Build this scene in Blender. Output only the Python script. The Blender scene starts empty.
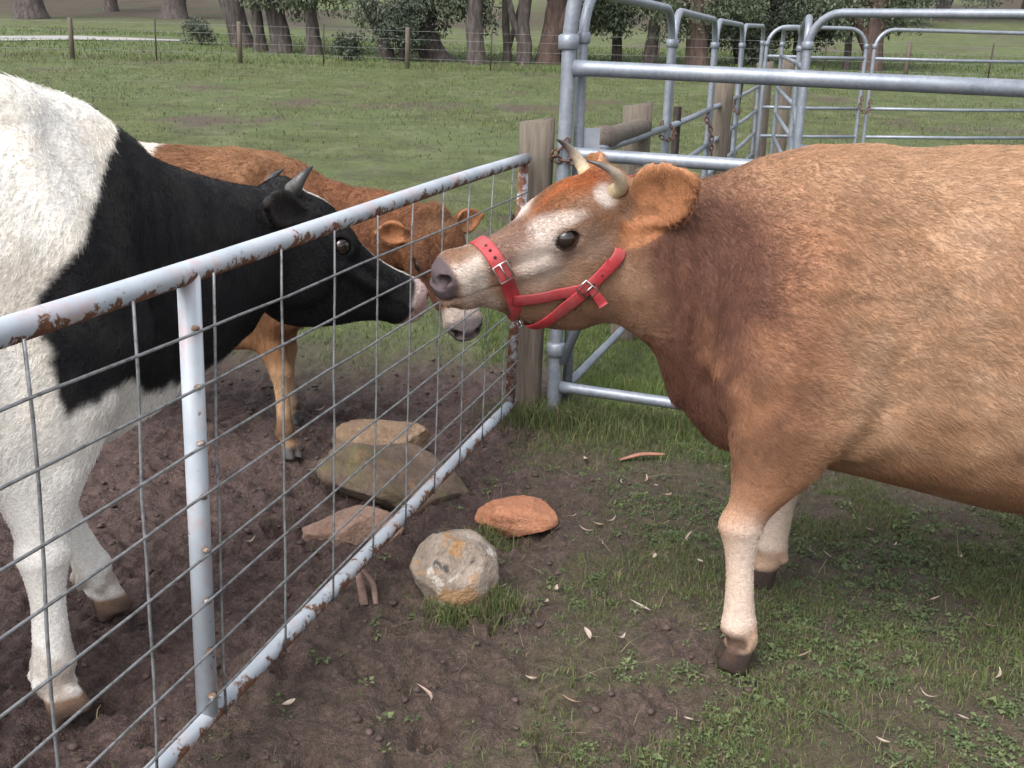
import bpy, math, random
import numpy as np
import openvdb
from mathutils import Vector, Matrix
from mathutils.bvhtree import BVHTree

random.seed(7)
RNG = np.random.default_rng(11)
scene = bpy.context.scene
COL = scene.collection

# ------------------------------------------------------------------ camera
CAM_H = 1.5
PITCH, ROLL, FOCAL_PX = math.radians(17.0), math.radians(1.7), 1050.0
cam_data = bpy.data.cameras.new('camera')
cam = bpy.data.objects.new('camera', cam_data)
COL.objects.link(cam)
_right = Vector((1, 0, 0)); _fwd = Vector((0, math.cos(PITCH), -math.sin(PITCH))); _up = _right.cross(_fwd)
_r = _right * math.cos(ROLL) + _up * math.sin(ROLL)
_u = -_right * math.sin(ROLL) + _up * math.cos(ROLL)
cam.matrix_world = Matrix(((_r.x, _u.x, -_fwd.x, 0), (_r.y, _u.y, -_fwd.y, 0), (_r.z, _u.z, -_fwd.z, CAM_H), (0, 0, 0, 1)))
cam_data.sensor_fit = 'HORIZONTAL'
cam_data.sensor_width = 36.0
cam_data.lens = 36.0 * FOCAL_PX / 1024.0
cam_data.clip_start = 0.05
cam_data.clip_end = 2000.0
scene.camera = cam

# ------------------------------------------------------------------ sky and sun (overcast)
world = bpy.data.worlds.new('World')
scene.world = world
world.use_nodes = True
wn, wl = world.node_tree.nodes, world.node_tree.links
wn.clear()
w_out = wn.new('ShaderNodeOutputWorld'); w_bg = wn.new('ShaderNodeBackground'); w_sky = wn.new('ShaderNodeTexSky')
w_hs = wn.new('ShaderNodeHueSaturation')
w_sky.sky_type = 'NISHITA'; w_sky.sun_disc = False
SUN_EL, SUN_AZ = math.radians(52), math.radians(-148)      # azimuth measured from +Y towards +X
w_sky.sun_elevation = SUN_EL; w_sky.sun_rotation = SUN_AZ
w_sky.air_density = 1.0; w_sky.dust_density = 4.0; w_sky.ozone_density = 1.0
w_hs.inputs['Saturation'].default_value = 0.30             # a grey lid of cloud
w_bg.inputs['Strength'].default_value = 0.13
wl.new(w_sky.outputs['Color'], w_hs.inputs['Color']); wl.new(w_hs.outputs['Color'], w_bg.inputs['Color'])
wl.new(w_bg.outputs['Background'], w_out.inputs['Surface'])

sun_data = bpy.data.lights.new('sun', 'SUN')
sun_data.energy = 1.2; sun_data.angle = math.radians(45); sun_data.color = (1.0, 0.985, 0.975)
sun = bpy.data.objects.new('sun', sun_data); COL.objects.link(sun)
_sd = Vector((math.cos(SUN_EL) * math.sin(SUN_AZ), math.cos(SUN_EL) * math.cos(SUN_AZ), math.sin(SUN_EL)))
sun.rotation_euler = _sd.to_track_quat('Z', 'Y').to_euler(); sun.location = _sd * 60

scene.view_settings.view_transform = 'Standard'
scene.view_settings.look = 'None'
scene.view_settings.gamma = 1.0
scene.view_settings.use_curve_mapping = False
scene.view_settings.exposure = 1.2
scene.render.engine = 'CYCLES'
scene.cycles.max_bounces = 5
scene.cycles.diffuse_bounces = 3
scene.cycles.glossy_bounces = 2
scene.cycles.transparent_max_bounces = 8
try:
    scene.cycles_curves.shape = 'RIBBONS'
except Exception:
    pass

# ------------------------------------------------------------------ noise
def _hash(ix, iy, iz, seed):
    h = (ix.astype(np.int64) * 374761393 + iy.astype(np.int64) * 668265263 + iz.astype(np.int64) * 2147483647 + seed * 974711) & 0xffffffff
    h = ((h ^ (h >> 13)) * 1274126177) & 0xffffffff
    h = ((h ^ (h >> 16)) * 2246822519) & 0xffffffff
    return ((h ^ (h >> 15)) & 0xffff).astype(np.float32) / 65535.0

def vnoise(p, scale=1.0, seed=0):
    """value noise in 0..1; p is (N,3) or (N,2)"""
    p = np.asarray(p, np.float64) * scale
    if p.shape[-1] == 2:
        p = np.concatenate([p, np.zeros(p.shape[:-1] + (1,))], -1)
    i = np.floor(p); f = (p - i).astype(np.float32); i = i.astype(np.int64)
    f = f * f * (3 - 2 * f)
    out = 0
    for dx in (0, 1):
        wx = f[..., 0] if dx else 1 - f[..., 0]
        for dy in (0, 1):
            wy = f[..., 1] if dy else 1 - f[..., 1]
            for dz in (0, 1):
                wz = f[..., 2] if dz else 1 - f[..., 2]
                out = out + wx * wy * wz * _hash(i[..., 0] + dx, i[..., 1] + dy, i[..., 2] + dz, seed)
    return out

def fbm(p, scale=1.0, octaves=4, seed=0, gain=0.5):
    a, s, n, t = 1.0, scale, 0.0, 0.0
    for o in range(octaves):
        n = n + a * vnoise(p, s, seed + o * 17); t += a; a *= gain; s *= 2.03
    return n / t

def sstep(a, b, x):
    t = np.clip((x - a) / (b - a), 0, 1)
    return t * t * (3 - 2 * t)

def hermite(ts, vals, tq):
    """smooth interpolation of vals (N,...) at parameters tq"""
    ts = np.asarray(ts, float); v = np.asarray(vals, float)
    m = np.gradient(v, ts, axis=0)
    i = np.clip(np.searchsorted(ts, tq, 'right') - 1, 0, len(ts) - 2)
    h = ts[i + 1] - ts[i]; u = np.clip((tq - ts[i]) / h, 0, 1)
    sh = (slice(None),) + (None,) * (v.ndim - 1)
    u_, h_ = u[sh], h[sh]
    return ((2 * u_**3 - 3 * u_**2 + 1) * v[i] + (u_**3 - 2 * u_**2 + u_) * h_ * m[i]
            + (-2 * u_**3 + 3 * u_**2) * v[i + 1] + (u_**3 - u_**2) * h_ * m[i + 1])

def resample(pts, m):
    pts = np.asarray(pts, float)
    t = np.concatenate([[0], np.cumsum(np.linalg.norm(np.diff(pts[:, :3], axis=0), axis=1))])
    return hermite(t, pts, np.linspace(0, t[-1], m))

# ------------------------------------------------------------------ object helpers
def put_mesh(name, verts, faces, mat=None, parent=None, smooth=True, colors=None, mat_idx=None):
    """faces: array (N,k) or list of such arrays"""
    me = bpy.data.meshes.new(name)
    verts = np.asarray(verts, np.float32).reshape(-1, 3)
    fl = [np.asarray(f, np.int32) for f in (faces if isinstance(faces, list) else [faces]) if len(f)]
    me.vertices.add(len(verts)); me.vertices.foreach_set('co', verts.ravel())
    loops = np.concatenate([f.ravel() for f in fl]); tot = np.concatenate([np.full(len(f), f.shape[1], np.int32) for f in fl])
    start = np.concatenate([[0], np.cumsum(tot)[:-1]]).astype(np.int32)
    me.loops.add(len(loops)); me.loops.foreach_set('vertex_index', loops)
    me.polygons.add(len(tot)); me.polygons.foreach_set('loop_start', start)
    try:
        me.polygons.foreach_set('loop_total', tot)
    except Exception:
        pass
    me.update(calc_edges=True)
    me.polygons.foreach_set('use_smooth', np.full(len(tot), smooth))
    if colors is not None:
        c = np.asarray(colors, np.float32)
        if c.shape[1] == 3:
            c = np.concatenate([c, np.ones((len(c), 1), np.float32)], 1)
        at = me.color_attributes.new('Col', 'FLOAT_COLOR', 'POINT'); at.data.foreach_set('color', c.ravel())
    me.validate()
    if mat is not None:
        for m in (mat if isinstance(mat, (list, tuple)) else [mat]):
            me.materials.append(m)
    if mat_idx is not None:
        me.polygons.foreach_set('material_index', np.asarray(mat_idx, np.int32))
    o = bpy.data.objects.new(name, me); COL.objects.link(o)
    if parent is not None:
        o.parent = parent
    return o

def link_copy(src, parent=None, loc=None, rot=None, scale=None):
    o = src.copy(); COL.objects.link(o)
    if parent is not None: o.parent = parent
    if loc is not None: o.location = loc
    if rot is not None: o.rotation_euler = rot
    if scale is not None: o.scale = scale
    return o

def tag(o, label=None, cat=None, group=None, kind=None):
    if label: o['label'] = label
    if cat: o['category'] = cat
    if group: o['group'] = group
    if kind: o['kind'] = kind
    return o

def thing(name, label, cat, loc=(0, 0, 0), rz=0.0, group=None):
    o = bpy.data.objects.new(name, None); COL.objects.link(o)
    o.location = loc; o.rotation_euler = (0, 0, rz); o.empty_display_size = 0.1
    return tag(o, label, cat, group)

def tube(pts, radius, seg=10, m=None, cap=True, flat=1.0):
    """verts, faces of a tube; radius scalar or per-point; returns (V, [quads, ngon caps as tris])"""
    pts = np.asarray(pts, float); r = np.broadcast_to(np.asarray(radius, float), (len(pts),))
    if m:
        q = resample(np.concatenate([pts, r[:, None]], 1), m); pts, r = q[:, :3], q[:, 3]
    n = len(pts); tan = np.gradient(pts, axis=0); tan /= np.linalg.norm(tan, axis=1)[:, None] + 1e-12
    ref = np.array([0, 0, 1.0]) if abs(tan[0][2]) < 0.9 else np.array([1.0, 0, 0])
    u = np.cross(ref, tan[0]); u /= np.linalg.norm(u)
    V = []
    for i in range(n):
        u = u - tan[i] * (u @ tan[i]); u /= np.linalg.norm(u) + 1e-12
        w = np.cross(tan[i], u)
        a = np.linspace(0, 2 * math.pi, seg, endpoint=False)
        V.append(pts[i] + r[i] * (np.cos(a)[:, None] * u + flat * np.sin(a)[:, None] * w))
    V = np.concatenate(V); k = np.arange(seg); k2 = (k + 1) % seg
    Q = np.concatenate([np.stack([i * seg + k, i * seg + k2, (i + 1) * seg + k2, (i + 1) * seg + k], 1) for i in range(n - 1)])
    T = np.zeros((0, 3), int)
    if cap:
        V = np.concatenate([V, pts[:1], pts[-1:]]); c0, c1 = n * seg, n * seg + 1
        T = np.concatenate([np.stack([k2, k, np.full(seg, c0)], 1), np.stack([(n - 1) * seg + k, (n - 1) * seg + k2, np.full(seg, c1)], 1)])
    return V, [Q, T]

class Bag:
    """collects pieces of one part into one mesh"""
    def __init__(s): s.V = []; s.F = {}; s.n = 0; s.C = []
    def add(s, V, F, col=None):
        for f in (F if isinstance(F, list) else [F]):
            f = np.asarray(f)
            if len(f): s.F.setdefault(f.shape[1], []).append(f + s.n)
        s.V.append(V); s.n += len(V)
        if col is not None: s.C.append(np.broadcast_to(np.asarray(col, float), (len(V), 3)))
        return s
    def build(s, name, mat, parent=None, smooth=True):
        return put_mesh(name, np.concatenate(s.V), [np.concatenate(v) for v in s.F.values()], mat, parent, smooth, np.concatenate(s.C) if s.C else None)

def put_tube(name, pts, r, mat, parent=None, seg=10, m=None, **k):
    V, F = tube(pts, r, seg, m, **k); return put_mesh(name, V, F, mat, parent)

# ------------------------------------------------------------------ materials
class NT:
    def __init__(s, name):
        s.m = bpy.data.materials.new(name); s.m.use_nodes = True; s.t = s.m.node_tree; s.n = s.t.nodes; s.l = s.t.links
        s.b = s.n['Principled BSDF']; s.out = s.n['Material Output']
    def node(s, t, **kw):
        n = s.n.new('ShaderNode' + t)
        for k, v in kw.items(): setattr(n, k, v)
        return n
    def link(s, a, b): s.l.new(a, b)
    def coord(s, which='Object'): return s.node('TexCoord').outputs[which]
    def mapping(s, vec, scale):
        m = s.node('Mapping'); m.inputs['Scale'].default_value = scale; s.link(vec, m.inputs['Vector']); return m.outputs[0]
    def noise(s, vec, scale, detail=5, rough=0.55, dist=0.0):
        n = s.node('TexNoise'); n.inputs['Scale'].default_value = scale; n.inputs['Detail'].default_value = detail
        n.inputs['Roughness'].default_value = rough; n.inputs['Distortion'].default_value = dist
        s.link(vec, n.inputs['Vector']); return n.outputs['Fac']
    def ramp(s, fac, stops, interp='LINEAR'):
        r = s.node('ValToRGB'); r.color_ramp.interpolation = interp; e = r.color_ramp.elements
        while len(e) < len(stops): e.new(0.5)
        for i, (p, c) in enumerate(stops):
            e[i].position = p; e[i].color = (*c, 1) if not isinstance(c, (int, float)) else (c, c, c, 1)
        s.link(fac, r.inputs['Fac']); return r.outputs['Color']
    def mix(s, fac, a, b, mode='MIX'):
        m = s.node('Mix', data_type='RGBA', blend_type=mode)
        for sock, v in ((m.inputs[0], fac), (m.inputs[6], a), (m.inputs[7], b)):
            if hasattr(v, 'is_linked'): s.link(v, sock)
            elif isinstance(v, (int, float)): sock.default_value = v
            else: sock.default_value = (*v, 1)
        return m.outputs[2]
    def math(s, op, a, b=0.5):
        m = s.node('Math', operation=op)
        for sock, v in ((m.inputs[0], a), (m.inputs[1], b)):
            if hasattr(v, 'is_linked'): s.link(v, sock)
            else: sock.default_value = v
        return m.outputs[0]
    def bump(s, h, strength=0.5, dist=0.01):
        b = s.node('Bump'); b.inputs['Strength'].default_value = strength; b.inputs['Distance'].default_value = dist
        s.link(h, b.inputs['Height']); s.link(b.outputs[0], s.b.inputs['Normal'])
    def base(s, c):
        if hasattr(c, 'is_linked'): s.link(c, s.b.inputs['Base Color'])
        else: s.b.inputs['Base Color'].default_value = (*c, 1)
    def set(s, **k):
        for a, v in k.items():
            sock = s.b.inputs[a.replace('_', ' ')]
            if hasattr(v, 'is_linked'): s.link(v, sock)
            else: sock.default_value = v
        return s
    def attr(s, name='Col'):
        a = s.node('Attribute'); a.attribute_name = name; return a.outputs['Color']

def mat_plain(name, stops, scale=8.0, rough=0.7, bump=0.2, bdist=0.004, metal=0.0, stretch=(1, 1, 1), detail=6):
    t = NT(name); v = t.mapping(t.coord(), stretch); n = t.noise(v, scale, detail, 0.6)
    t.base(t.ramp(n, stops)); t.set(Roughness=rough, Metallic=metal)
    if bump: t.bump(t.noise(v, scale * 3.1, detail, 0.65), bump, bdist)
    return t.m
# ------------------------------------------------------------------ terrain
_TY = np.array([-80., 0, 5, 9, 16, 25, 34, 40, 46, 58, 75, 100, 130, 200, 300, 420])
_TZ = np.array([0., 0, 0, .06, .32, .76, 1.20, 1.50, 1.78, 2.45, 3.7, 6.4, 10.5, 24., 46., 70.])
GA = np.array([-0.006, 4.25]); GD = np.array([-0.264, -0.964])      # hinge end of the gate and its run
GN = np.array([-GD[1], GD[0]])                                      # towards the paddock side with the red halter cow
def side_of_gate(x, y):      # >0 on the yard side, <0 on the muddy side
    return (x - GA[0]) * 0.964 + (y - GA[1]) * (-0.264)
def worley(p, scale, seed):
    p = p * scale; c = np.floor(p).astype(np.int64); f1 = np.full(p.shape[:-1], 9.0, np.float32)
    for dx in (-1, 0, 1):
        for dy in (-1, 0, 1):
            ix, iy = c[..., 0] + dx, c[..., 1] + dy; z_ = np.zeros_like(ix)
            qx = ix + _hash(ix, iy, z_, seed) - p[..., 0]; qy = iy + _hash(ix, iy, z_, seed + 9) - p[..., 1]
            f1 = np.minimum(f1, (qx * qx + qy * qy).astype(np.float32))
    return np.sqrt(f1)
_hr = np.random.default_rng(19)
HOOFPRINTS = [(a, b, c) for a, b, c in zip(_hr.uniform(-1.5, .25, 46), _hr.uniform(1.8, 4.5, 46), _hr.uniform(0, 6.28, 46))]
def terrain(x, y):
    x, y = np.asarray(x, float), np.asarray(y, float)
    yy = y + 0.03 * x
    z = hermite(_TY, _TZ, np.clip(yy, -79, 419).ravel()).reshape(yy.shape)
    far = sstep(20, 60, np.hypot(x, y))
    p = np.stack([x, y], -1)
    return z + far * (fbm(p, 0.03, 3, 5) - 0.5) * 1.2
def mud_mask(x, y):
    """1 = bare trodden mud, 0 = turf"""
    p = np.stack([x, y], -1)
    s = side_of_gate(x, y)
    n = fbm(p, 1.1, 4, 21) - 0.5; n2 = fbm(p, 3.7, 3, 22) - 0.5
    left = sstep(0.30, -0.05, s + n * 0.55 + n2 * .25) * sstep(6.2, 4.6, y + n * 1.6 + 0.12 * x)
    strip = sstep(0.62, 0.2, np.abs(s - 0.12) + n * .8 + n2 * .5) * sstep(4.7, 3.6, y) * sstep(-.5, .6, y)
    worn = sstep(-.07, .15, n * 1.0 + n2 * .75 + 0.20 * sstep(3.4, 2.4, y) * sstep(2.0, .3, x) - .02) * sstep(4.4, 3.4, y + n) * 0.9
    worn = worn * sstep(2.8, 1.2, x)
    patch = sstep(.13, .24, fbm(p, .55, 4, 31) - 0.5 + n2 * .18) * .75 * sstep(5, 7, y)
    return np.clip(np.maximum.reduce([left, strip * .9, worn, patch]), 0, 1)
def detail(x, y, mud):
    p = np.stack([x, y], -1)
    w = sstep(14, 7, y) * sstep(9, 5, np.abs(x))
    clod = (fbm(p, 7.0, 4, 41, .55) - .5)
    fine = (fbm(p, 24.0, 3, 47, .6) - .5)
    pits = np.clip(vnoise(p, 9.0, 53) - .58, 0, 1)
    ridge = 1 - np.abs(2 * vnoise(p, 13.0, 59) - 1)
    wp = p + (np.stack([vnoise(p, 12, 73), vnoise(p, 12, 79)], -1) - .5) * .07
    nearby = w > 0; lump = np.zeros(x.shape, np.float32)
    if nearby.any():
        q = wp[nearby]; sel = vnoise(q, 3.3, 91)
        lump[nearby] = (.42 - worley(q, 14.0, 83)) * .034 * (.25 + sel) + (.42 - worley(q, 33.0, 87)) * .021 * (.4 + vnoise(q, 5.1, 95))
        qq = p[nearby]; hp = np.zeros(len(qq), np.float32)
        for hx, hy, ha in HOOFPRINTS:
            dx_, dy_ = qq[:, 0] - hx, qq[:, 1] - hy; m_ = (np.abs(dx_) < .12) & (np.abs(dy_) < .12)
            if not m_.any(): continue
            a_ = dx_[m_] * math.cos(ha) + dy_[m_] * math.sin(ha); b_ = -dx_[m_] * math.sin(ha) + dy_[m_] * math.cos(ha)
            r_ = np.minimum(np.hypot(a_ / .055, (b_ - .021) / .023), np.hypot(a_ / .055, (b_ + .021) / .023))
            hp[m_] += -.026 * sstep(1.1, .7, r_) + .009 * sstep(1.0, 1.25, r_) * sstep(1.9, 1.3, r_)
        lump[nearby] += hp
    h = mud * (clod * .060 + fine * .030 - pits * .070 + lump) + (1 - mud) * (clod * .030 + fine * .022 + lump * .35)
    return h * w
def ground_z(x, y):
    x, y = np.asarray(x, float), np.asarray(y, float)
    return terrain(x, y) + detail(x, y, mud_mask(x, y))
def gz(x, y): return float(ground_z(np.array([x]), np.array([y]))[0])

def _axis(lo, hi, step, out_lo, out_hi, grow=1.07):
    mid = list(np.arange(lo, hi, step)); d = step; x = mid[-1]; up = []
    while x < out_hi:
        d = min(d * grow, 9); x += d; up.append(x)
    d = step; x = lo; dn = []
    while x > out_lo:
        d = min(d * grow, 9); x -= d; dn.append(x)
    return np.array(dn[::-1] + mid + up)
gx = _axis(-1.7, 1.7, 0.0105, -320, 320, 1.055); gy = _axis(1.75, 4.5, 0.0105, -60, 410, 1.045)
XX, YY = np.meshgrid(gx, gy)
MUD = mud_mask(XX, YY); ZZ = terrain(XX, YY) + detail(XX, YY, MUD)
P2 = np.stack([XX, YY], -1)
dry = sstep(62, 74, YY + (fbm(P2, .05, 3, 61) - .5) * 14) * sstep(.40, .60, fbm(P2, .045, 4, 63) + .08 * sstep(110, 70, YY))
lush = sstep(.42, .6, fbm(P2, .35, 3, 67)) * sstep(3.5, 4.6, YY)
verge = sstep(31, 33.5, YY) * sstep(60, 52, YY)
nx, ny = len(gx), len(gy)
idx = np.arange(nx * ny).reshape(ny, nx)
gF = np.stack([idx[:-1, :-1], idx[:-1, 1:], idx[1:, 1:], idx[1:, :-1]], -1).reshape(-1, 4)
t = NT('ground_mud_and_turf')
co = t.coord(); sep = t.node('SeparateColor'); t.link(t.attr(), sep.inputs[0])
mud_a, dry_a, lush_a = sep.outputs[0], sep.outputs[1], sep.outputs[2]
mudc = t.mix(1.0, t.ramp(t.noise(co, 85, 6, .72), [(.34, .58), (.5, 1.2), (.66, 1.9)]), t.mix(t.noise(co, 2.2, 5, .6), t.ramp(t.noise(co, 22, 6, .62), [(.30, (.032, .020, .018)), (.5, (.066, .042, .037)), (.70, (.115, .077, .067))]),
             t.ramp(t.noise(co, 9, 5, .6), [(.3, (.046, .029, .026)), (.7, (.105, .069, .060))])), 'MULTIPLY')
turf = t.ramp(t.noise(co, 1.3, 6, .6), [(.30, (.062, .070, .033)), (.5, (.098, .118, .052)), (.70, (.135, .150, .076))])
turf_f = t.ramp(t.noise(co, 30, 5, .7), [(.35, (.35, .35, .32)), (.6, (1.0, 1.0, 1.0)), (.8, (1.35, 1.3, 1.15))])
turf = t.mix(1.0, turf, turf_f, 'MULTIPLY')
turf = t.mix(1.0, turf, (1.10, 1.14, .84), 'MULTIPLY')
turf = t.mix(t.math('MULTIPLY', lush_a, .55), turf, (.095, .128, .048))
soil_speck = t.ramp(t.noise(co, 5.5, 6, .7), [(.55, 0.0), (.68, 1.0)])
turf = t.mix(t.math('MULTIPLY', soil_speck, .6), turf, (.070, .052, .042))
dk_ = t.ramp(t.noise(t.mapping(co, (1, .6, 1)), 2.6, 8, .78), [(.50, 0.0), (.62, 1.0)])
lt_ = t.ramp(t.noise(t.mapping(co, (.8, .5, 1)), 1.7, 8, .8), [(.50, 0.0), (.66, 1.0)])
turf = t.mix(t.math('MULTIPLY', lt_, .6), turf, (.175, .178, .105))
turf = t.mix(t.math('MULTIPLY', dk_, .62), turf, (.050, .048, .030))
brown = t.ramp(t.noise(co, .25, 5, .6), [(.3, (.040, .030, .021)), (.5, (.062, .046, .033)), (.62, (.036, .045, .020)), (.8, (.050, .042, .026))])
col = t.mix(mud_a, turf, mudc); col = t.mix(dry_a, col, brown)
t.base(col)
t.set(Roughness=t.ramp(mud_a, [(0, .95), (1, .62)]))
t.b.inputs['Specular IOR Level'].default_value = 0.35
t.bump(t.math('ADD', t.math('ADD', t.noise(co, 60, 6, .7), t.noise(co, 190, 3, .6)), t.math('MULTIPLY', t.noise(co, 7, 7, .7), 3.0)), .75, .018)
ground = put_mesh('ground', np.stack([XX, YY, ZZ], -1).reshape(-1, 3), gF, t.m,
                  colors=np.stack([np.maximum(MUD, .72 * sstep(5.6, 3.9, YY)), dry, np.maximum(lush, verge)], -1).reshape(-1, 3))
tag(ground, 'muddy paddock ground rising into green and brown hillside', 'ground', kind='structure')

# pale gravel track beyond the far fence
rx = np.linspace(-75, -14.2, 120)
edge = fbm(np.stack([rx, rx * 0], -1), .5, 3, 3) - .5
yc = 45.6 + .02 * (rx + 30) - 0.0009 * (rx + 45) ** 2 * 0
nar = np.clip((-13.8 - rx) / 6.0, .12, 1)
rows = []
for k in np.linspace(-1, 1, 9):
    y = yc + k * 2.9 * nar + edge * .5 * np.sign(k)
    rows.append(np.stack([rx, y, terrain(rx, y) + .06 - .03 * k * k], -1))
RV = np.concatenate(rows); ri = np.arange(len(RV)).reshape(9, -1)
road = put_mesh('gravel_road', RV, np.stack([ri[:-1, :-1], ri[:-1, 1:], ri[1:, 1:], ri[1:, :-1]], -1).reshape(-1, 4),
                mat_plain('pale_gravel', [(.3, (.22, .21, .20)), (.7, (.33, .32, .31))], 1.5, .95, .2))
tag(road, 'pale gravel road crossing behind the far fence', 'road', kind='structure')
# ------------------------------------------------------------------ cattle: implicit bodies meshed into one surface
class Prim:
    __slots__ = ('f', 'lo', 'hi', 'k', 'op', 'full')
    def __init__(s, f, lo, hi, k, op, full=False): s.f, s.lo, s.hi, s.k, s.op, s.full = f, np.asarray(lo, float), np.asarray(hi, float), k, op, full

def loft(pts, w, hu, hd=None, up=(0, 0, 1), n=2.0, k=.03, taper=0.0, m=18, op='add', cap=1.0):
    """elliptic sweep: half width w, half height above / below the axis hu / hd"""
    N = len(pts); hd = hu if hd is None else hd
    bc = lambda a: np.broadcast_to(np.asarray(a, float), (N,))
    up = np.asarray(up, float); up = np.broadcast_to(up, (N, 3))
    A = np.concatenate([np.asarray(pts, float), bc(w)[:, None], bc(hu)[:, None], bc(hd)[:, None], up, bc(taper)[:, None]], 1)
    A = resample(A, m); C = A[:, :3]; W, HU, HD = np.maximum(A[:, 3:6], .003).T; UP = A[:, 6:9]; TP = A[:, 9]
    T = np.gradient(C, axis=0); T /= np.linalg.norm(T, axis=1)[:, None]
    UP = UP - T * (UP * T).sum(1)[:, None]; UP /= np.linalg.norm(UP, axis=1)[:, None]; S = np.cross(UP, T)
    R = max(W.max(), HU.max(), HD.max())
    ar = np.arange(m, dtype=float)
    def f(X, Y, Z):
        best = np.full(X.shape, 1e9, np.float32); par = np.zeros(X.shape, np.float32)
        for i in range(m - 1):
            d = C[i + 1] - C[i]; L2 = d @ d
            u = ((X - C[i, 0]) * d[0] + (Y - C[i, 1]) * d[1] + (Z - C[i, 2]) * d[2]) * np.float32(1 / L2)
            np.clip(u, 0, 1, out=u)
            q = (X - C[i, 0] - u * d[0]) ** 2 + (Y - C[i, 1] - u * d[1]) ** 2 + (Z - C[i, 2] - u * d[2]) ** 2
            b = q < best; best[b] = q[b]; par[b] = u[b] + i
        g = lambda a: np.interp(par, ar, a).astype(np.float32)
        dx, dy, dz = X - g(C[:, 0]), Y - g(C[:, 1]), Z - g(C[:, 2])
        a = dx * g(T[:, 0]) + dy * g(T[:, 1]) + dz * g(T[:, 2])
        s = dx * g(S[:, 0]) + dy * g(S[:, 1]) + dz * g(S[:, 2])
        v = dx * g(UP[:, 0]) + dy * g(UP[:, 1]) + dz * g(UP[:, 2])
        h = np.where(v > 0, g(HU), g(HD)); w_ = g(W) * (1 + g(TP) * np.clip(v / h, -1, 1)); mn = np.minimum(w_, h)
        r = (np.abs(s / w_) ** n + np.abs(v / h) ** n + np.abs(a / (mn * cap)) ** n) ** (1 / n)
        return (r - 1) * mn
    mg = R + k + .025
    return Prim(f, C.min(0) - mg, C.max(0) + mg, k, op)

def ell(c, r, axes=None, k=.03, op='add'):
    c = np.asarray(c, float); r = np.asarray(r, float)
    M = np.eye(3) if axes is None else np.asarray(axes, float)
    def f(X, Y, Z):
        dx, dy, dz = X - c[0], Y - c[1], Z - c[2]
        q = [(M[i, 0] * dx + M[i, 1] * dy + M[i, 2] * dz) for i in range(3)]
        l1 = np.sqrt(sum((q[i] / r[i]) ** 2 for i in range(3))); l2 = np.sqrt(sum((q[i] / r[i] ** 2) ** 2 for i in range(3))) + 1e-6
        return (l1 * (l1 - 1) / l2).astype(np.float32)
    mg = r.max() + k + .025
    return Prim(f, c - mg, c + mg, k, op)

def torso(xs, zt, zb, hw, zw, n=2.3, k=.03):
    """barrel: top line, belly line, half width and the height where it is widest, along x"""
    xq = np.linspace(xs[0], xs[-1], 120); tb = [hermite(xs, a, xq) for a in (zt, zb, hw, zw)]
    def f(X, Y, Z):
        t_, b_, w_, c_ = [np.interp(X[:, 0, 0], xq, a).astype(np.float32)[:, None, None] for a in tb]
        v = Z - c_; h = np.where(v > 0, t_ - c_, c_ - b_)
        e = np.maximum(np.maximum(xs[0] - X, X - xs[-1]), 0) / .06
        r = (np.abs(Y / w_) ** n + np.abs(v / h) ** n + e ** n) ** (1 / n)
        return (r - 1) * np.minimum(w_, h) * .9
    return Prim(f, (xs[0] - .1, -max(hw) - .08, min(zb) - .08), (xs[-1] + .1, max(hw) + .08, max(zt) + .08), k, 'add', True)

def mesh_prims(prims, lo, hi, res):
    lo, hi = np.asarray(lo, float), np.asarray(hi, float)
    ax = [np.arange(lo[i], hi[i], res, dtype=np.float32) for i in range(3)]
    D = np.full([len(a) for a in ax], .2, np.float32)
    for p in prims:
        sl = []
        for i in range(3):
            a = int(np.clip(np.floor((p.lo[i] - lo[i]) / res), 0, len(ax[i]))); b = int(np.clip(np.ceil((p.hi[i] - lo[i]) / res) + 1, 0, len(ax[i])))
            sl.append(slice(a, b))
        if any(s.stop - s.start < 1 for s in sl): continue
        xa, ya, za = ax[0][sl[0]], ax[1][sl[1]], ax[2][sl[2]]; o = D[tuple(sl)]; k = p.k
        if p.full:
            d = p.f(*np.meshgrid(xa, ya, za, indexing='ij'))
        else:                                   # coarse pass, then exact values only in the shell that matters
            st = 4; dc = p.f(*np.meshgrid(xa[::st], ya[::st], za[::st], indexing='ij'))
            d = np.repeat(np.repeat(np.repeat(dc, st, 0), st, 1), st, 2)[:len(xa), :len(ya), :len(za)].astype(np.float32)
            I = np.nonzero(np.abs(d) < k + res * st * 1.75)
            if len(I[0]): d[I] = p.f(xa[I[0]], ya[I[1]], za[I[2]])
        if p.op == 'add':
            h = np.clip(.5 + .5 * (o - d) / k, 0, 1); D[tuple(sl)] = o * (1 - h) + d * h - k * h * (1 - h)
        else:
            h = np.clip(.5 - .5 * (o + d) / k, 0, 1); D[tuple(sl)] = o * (1 - h) - d * h + k * h * (1 - h)
    g = openvdb.FloatGrid(3 * res); g.copyFromArray(np.clip(D, -3 * res, 3 * res))
    V, Q = g.convertToQuads(0.0)
    return V * res + lo, Q.astype(np.int64)

def unit(v): v = np.asarray(v, float); return v / np.linalg.norm(v)

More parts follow.
